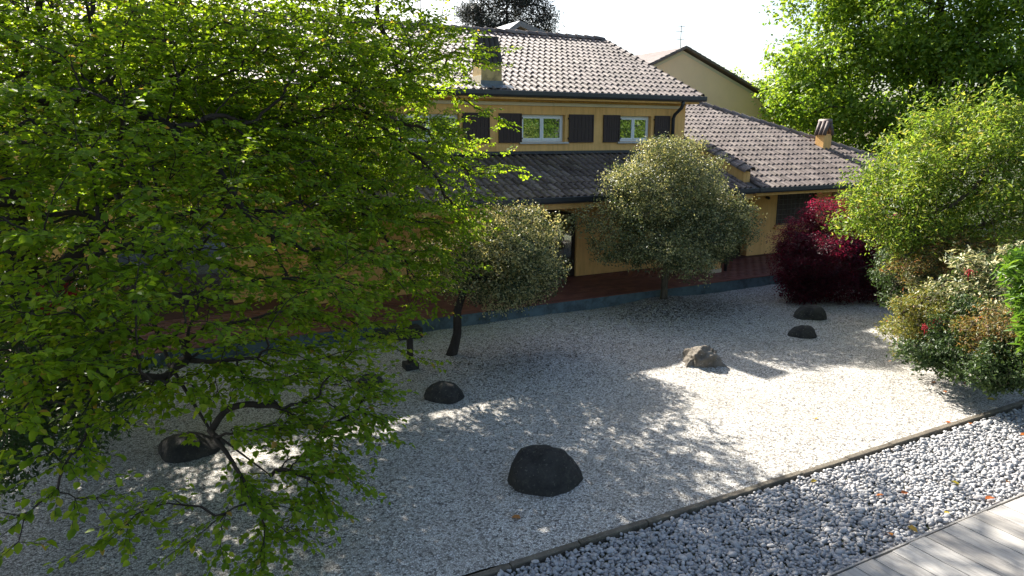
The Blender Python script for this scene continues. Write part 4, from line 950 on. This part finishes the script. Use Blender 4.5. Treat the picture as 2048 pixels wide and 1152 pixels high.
shrub('evergreen_shrub', 'glossy dark evergreen hanging over the corner of gravel and pebbles', 'shrub', onz(2010, 785) + [.45, .2, 0], BB([(2010, 715, 15.4, (.6, .5, .5)), (2040, 740, 15.1, (.6, .5, .5)), (1985, 740, 15.4, (.35, .4, .35))]), 9000, M['leaf_dark'], (.05, .10), .5, .3, .65, seed=53, tone=.3, rag=.2, lump=.25)
shrub('lance_leaf_shrub', 'fresh green lance-leaved plant cut by the right edge', 'shrub', at(2090, 700, 14.2) * [1, 1, 0], BB([(2062, 540, 14.4, (.32, .4, .5)), (2095, 610, 14.2, (.5, .5, .6)), (2085, 680, 14.2, (.3, .4, .35))]), 2600, M['leaf_lance'], (.14, .24), .26, .35, .7, seed=55, six=True, twigs=False)
# red berry clusters
for (x, y, d, lab) in ((1872, 642, 16.3, 'red berry cluster on the right of the pair over the dark green shrub'), (1850, 655, 16.35, 'red berry cluster on the left of the pair over the dark green shrub'), (1938, 545, 17.0, 'red berry cluster high in the variegated shrub')):
    c = at(x, y, d); b = MB(); q = rng.normal(0, .05, (46, 3)) * [1, 1, .8] + c
    import bmesh
    for p in q:
        r = .014; b.add([p + [r, 0, 0], p - [r, 0, 0], p + [0, r, 0], p - [0, r, 0], p + [0, 0, r], p - [0, 0, r]], [(0, 2, 4), (2, 1, 4), (1, 3, 4), (3, 0, 4), (2, 0, 5), (1, 2, 5), (3, 1, 5), (0, 3, 5)])
    b.tube([c + [0, 0, -.18], c], .008, 4)
    tag(b.build('berries', M['petal'], bpy.data.objects['green_shrub'], smooth=True), kind='stuff')
# left hedge beside the gravel and small red bush by the terrace
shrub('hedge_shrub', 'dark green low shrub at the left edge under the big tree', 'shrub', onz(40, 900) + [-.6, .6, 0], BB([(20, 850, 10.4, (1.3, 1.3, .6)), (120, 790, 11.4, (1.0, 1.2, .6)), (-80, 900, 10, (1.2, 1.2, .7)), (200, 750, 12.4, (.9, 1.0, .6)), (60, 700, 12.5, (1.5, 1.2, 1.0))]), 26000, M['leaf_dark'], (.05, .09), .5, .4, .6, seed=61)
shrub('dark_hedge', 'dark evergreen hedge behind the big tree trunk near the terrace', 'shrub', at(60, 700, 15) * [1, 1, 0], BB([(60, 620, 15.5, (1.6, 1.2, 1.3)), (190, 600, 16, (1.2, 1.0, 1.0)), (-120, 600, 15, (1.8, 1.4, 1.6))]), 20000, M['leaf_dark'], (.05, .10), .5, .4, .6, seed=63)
shrub('red_flower_bush', 'small red-leaved bush glimpsed left through the big tree', 'shrub', at(112, 620, 14.2) * [1, 1, 0], BB([(112, 590, 14.2, (.3, .3, .35))]), 1600, M['petal'], (.04, .07), .5, .4, .6, seed=65, twigdens=.6)

# ------------------------------------------------------------------ trees behind the house
def bg_tree(name, label, base, trunk_h, blobs, count, mat, leaf, ratio=.65, seed=1, barkm='bark', trad=.35, **kw):
    base = np.array(base, float)
    return shrub(name, label, 'tree', base, blobs, count, mat, leaf, ratio, kw.pop('up', .45), kw.pop('shell', .35), trunk=([base - [0, 0, .2], base + [.1, 0, trunk_h * .35], base + [0, .1, trunk_h * .7], base + [.2, 0, trunk_h]], [trad, trad * .75, trad * .5, trad * .2]), barkm=barkm, seed=seed, twigdens=kw.pop('twigdens', 4), coef=kw.pop('coef', .016), rmin=kw.pop('rmin', .012), lump=kw.pop('lump', .3), crumb=kw.pop('crumb', .22), clus=kw.pop('clus', 6), **kw)
hb = at(1850, 280, 47); hb[2] = 0
bg_tree('hornbeam_tree', 'large sunlit yellow-green tree behind the right wing', hb, 19,
        BB([(1700, 120, 45.5, (4.68, 3.90, 2.47)), (1640, 200, 44.2, (3.12, 3.12, 1.69)), (1760, 230, 44.2, (3.64, 3.12, 1.82)), (1820, 60, 46.8, (4.68, 3.90, 2.86)), (1950, 120, 47.5, (5.20, 4.16, 3.12)), (2080, 60, 48.1, (5.20, 4.42, 3.64)), (1660, 20, 46.8, (3.38, 3.12, 2.08)), (1760, -80, 46.8, (4.42, 3.90, 2.86)), (1920, -120, 48.1, (5.20, 4.55, 3.38)), (1560, 190, 43.6, (1.43, 1.56, 0.65)), (1580, 110, 44.2, (1.56, 1.56, 0.72)), (1900, 250, 45.5, (3.90, 3.38, 1.82)), (2050, 220, 46.1, (4.16, 3.90, 2.08)), (1570, 235, 43.6, (1.56, 1.56, 0.65)), (1680, 290, 44.2, (2.60, 2.34, 1.17)), (1760, 330, 44.9, (3.12, 2.60, 1.30))]),
        80000, M['leaf_hornbeam'], (.17, .32), seed=71, shell=.30, sub=20)
cb = at(1010, 100, 62); cb[2] = 0
bg_tree('dark_conifer', 'dark sparse conifer with many bare twigs rising behind the ridge', cb, 16,
        BB([(985, 30, 62, (2.4, 2.4, 2.6)), (1060, 25, 62, (2.2, 2.2, 2.4)), (940, 30, 62, (1.4, 1.8, 1.4)), (1090, 55, 62, (1.1, 1.4, 1.2)), (1010, -60, 62, (3.4, 3, 3)), (1000, 90, 62, (3, 3, 2))]),
        34000, M['leaf_conifer'], (.16, .34), .25, seed=73, shell=.45, coef=.03, rmin=.03, twigdens=6)
lb = at(-60, 260, 33); lb[2] = 0
bg_tree('background_tree', 'bright leafy tree beyond the left end of the house', lb, 9, BB([(-60, 230, 33, (3, 2.6, 2)), (20, 180, 34, (2.4, 2.2, 1.8)), (-140, 120, 34, (3.4, 3, 2.4)), (-20, 320, 33, (2.4, 2, 1.6))]), 16000, M['leaf_hornbeam'], (.14, .26), seed=75)
bg_tree('background_tree', 'distant green treetop just right of the pale yellow gable', at(1480, 250, 52) * [1, 1, 0], 6.5, BB([(1470, 175, 52, (1.6, 1.6, .9)), (1540, 200, 52, (3, 2.5, 1.6)), (1640, 210, 54, (4, 3, 2.4))]), 12000, M['leaf_hornbeam'], (.16, .28), seed=77)
# trees on the camera's side of the garden: seen mirrored in the window panes
for (x, y, lab, sd_) in ((33, -2.5, 'leafy tree mirrored in the upper right window', 81), (26, -3.5, 'leafy tree mirrored in the middle upper window', 83), (17, -4.5, 'leafy tree mirrored in the left upper window', 85)):
    bg_tree('garden_tree', lab, (x, y, -.1), 6, [((x, y, 5.2), (3.6, 2.6, 2.6)), ((x + 1.5, y - .6, 7.2), (2.6, 2.2, 1.8)), ((x - 1.6, y + .4, 6.6), (2.4, 2, 1.7))], 7000, M['leaf_hornbeam'], (.22, .4), seed=sd_, twigdens=1)

# ------------------------------------------------------------------ leaf litter and fallen leaves
n = 6000
q = np.concatenate([np.stack([rng.normal(14.0, 1.5, n // 2), rng.normal(15.9, .8, n // 2)], 1), np.stack([rng.uniform(5, 19, n // 4), rng.uniform(11.5, 17, n // 4)], 1), np.stack([rng.normal(7.2, 1.6, n // 4), rng.normal(14.0, 1.0, n // 4)], 1)])
q = q[(q[:, 1] < 17.15) & (q[:, 1] > 7)]
PL = np.stack([q[:, 0], q[:, 1], gz(q[:, 0], q[:, 1]) + .012], 1); D, N_ = rand_frame(len(PL), .85)
LL = rng.uniform(.025, .07, len(PL)); leaves_object('leaf_litter', PL, D, N_, LL, LL * .5, M['debris'], None, six=False)
tag(bpy.data.objects['leaf_litter'], 'tiny dark dead leaves strewn over the shaded gravel under the trees', 'leaf litter')
fl = big_mesh('fallen_leaf', v1, f1); fl.materials.append(M['leaf_fallen'])
spots = [(1515, 782 - 0), (1880, 800), (1640, 838), (1895, 782), (1870, 745), (1905, 750), (1855, 742), (1905, 830), (1840, 770), (1760, 775)]
FLP = [(1894, 782, 'orange fallen leaf lying alone on the bright gravel near the right shrubs'), (1633, 838, 'yellow fallen leaf lying alone in the middle of the sunlit gravel'), (1890, 843, 'red-brown fallen leaf at the gravel side of the edging'), (1940, 848, 'orange fallen leaf on the pebbles next to the edging'), (1902, 962, 'long orange fallen leaf on the right pebbles'), (2012, 964, 'orange-brown fallen leaf on the pebbles near the deck corner'), (1802, 986, 'orange fallen leaf in the middle of the pebbles'), (1768, 990, 'brown fallen leaf left of the orange one on the pebbles'), (1888, 1025, 'red fallen leaf close to the deck edge'), (1632, 960, 'brown fallen leaf on the pebbles just below the edging'), (1042, 1037, 'brown fallen leaf on the shaded foreground gravel'), (1970, 998, 'yellow fallen leaf on the pebbles beside the deck'), (1784, 1071, 'small yellow leaf on the pebbles near the deck boards'), (1815, 1052, 'red-brown leaf by the deck edge on the pebbles'), (1990, 800, 'brown fallen leaf where gravel meets the shrubs'), (2040, 870, 'orange fallen leaf on the pebbles at the right edge'), (1868, 766, 'dark fallen leaf on gravel by the shrubs'), (1935, 765, 'reddish fallen leaf under the shrub edge')]
for (x, y, lab) in FLP:
    p = onz(x, y, 0); z = .035 if p[1] < 6.75 else float(gz(p[0], p[1])) + .012
    p = onz(x, y, z); D, N_ = rand_frame(1, .8)
    o = leaf_obj('fallen_leaf', fl, p, D[0], N_[0], random.uniform(.09, .15), None, None); tag(o, lab, 'leaf', 'fallen leaves on gravel and pebbles')
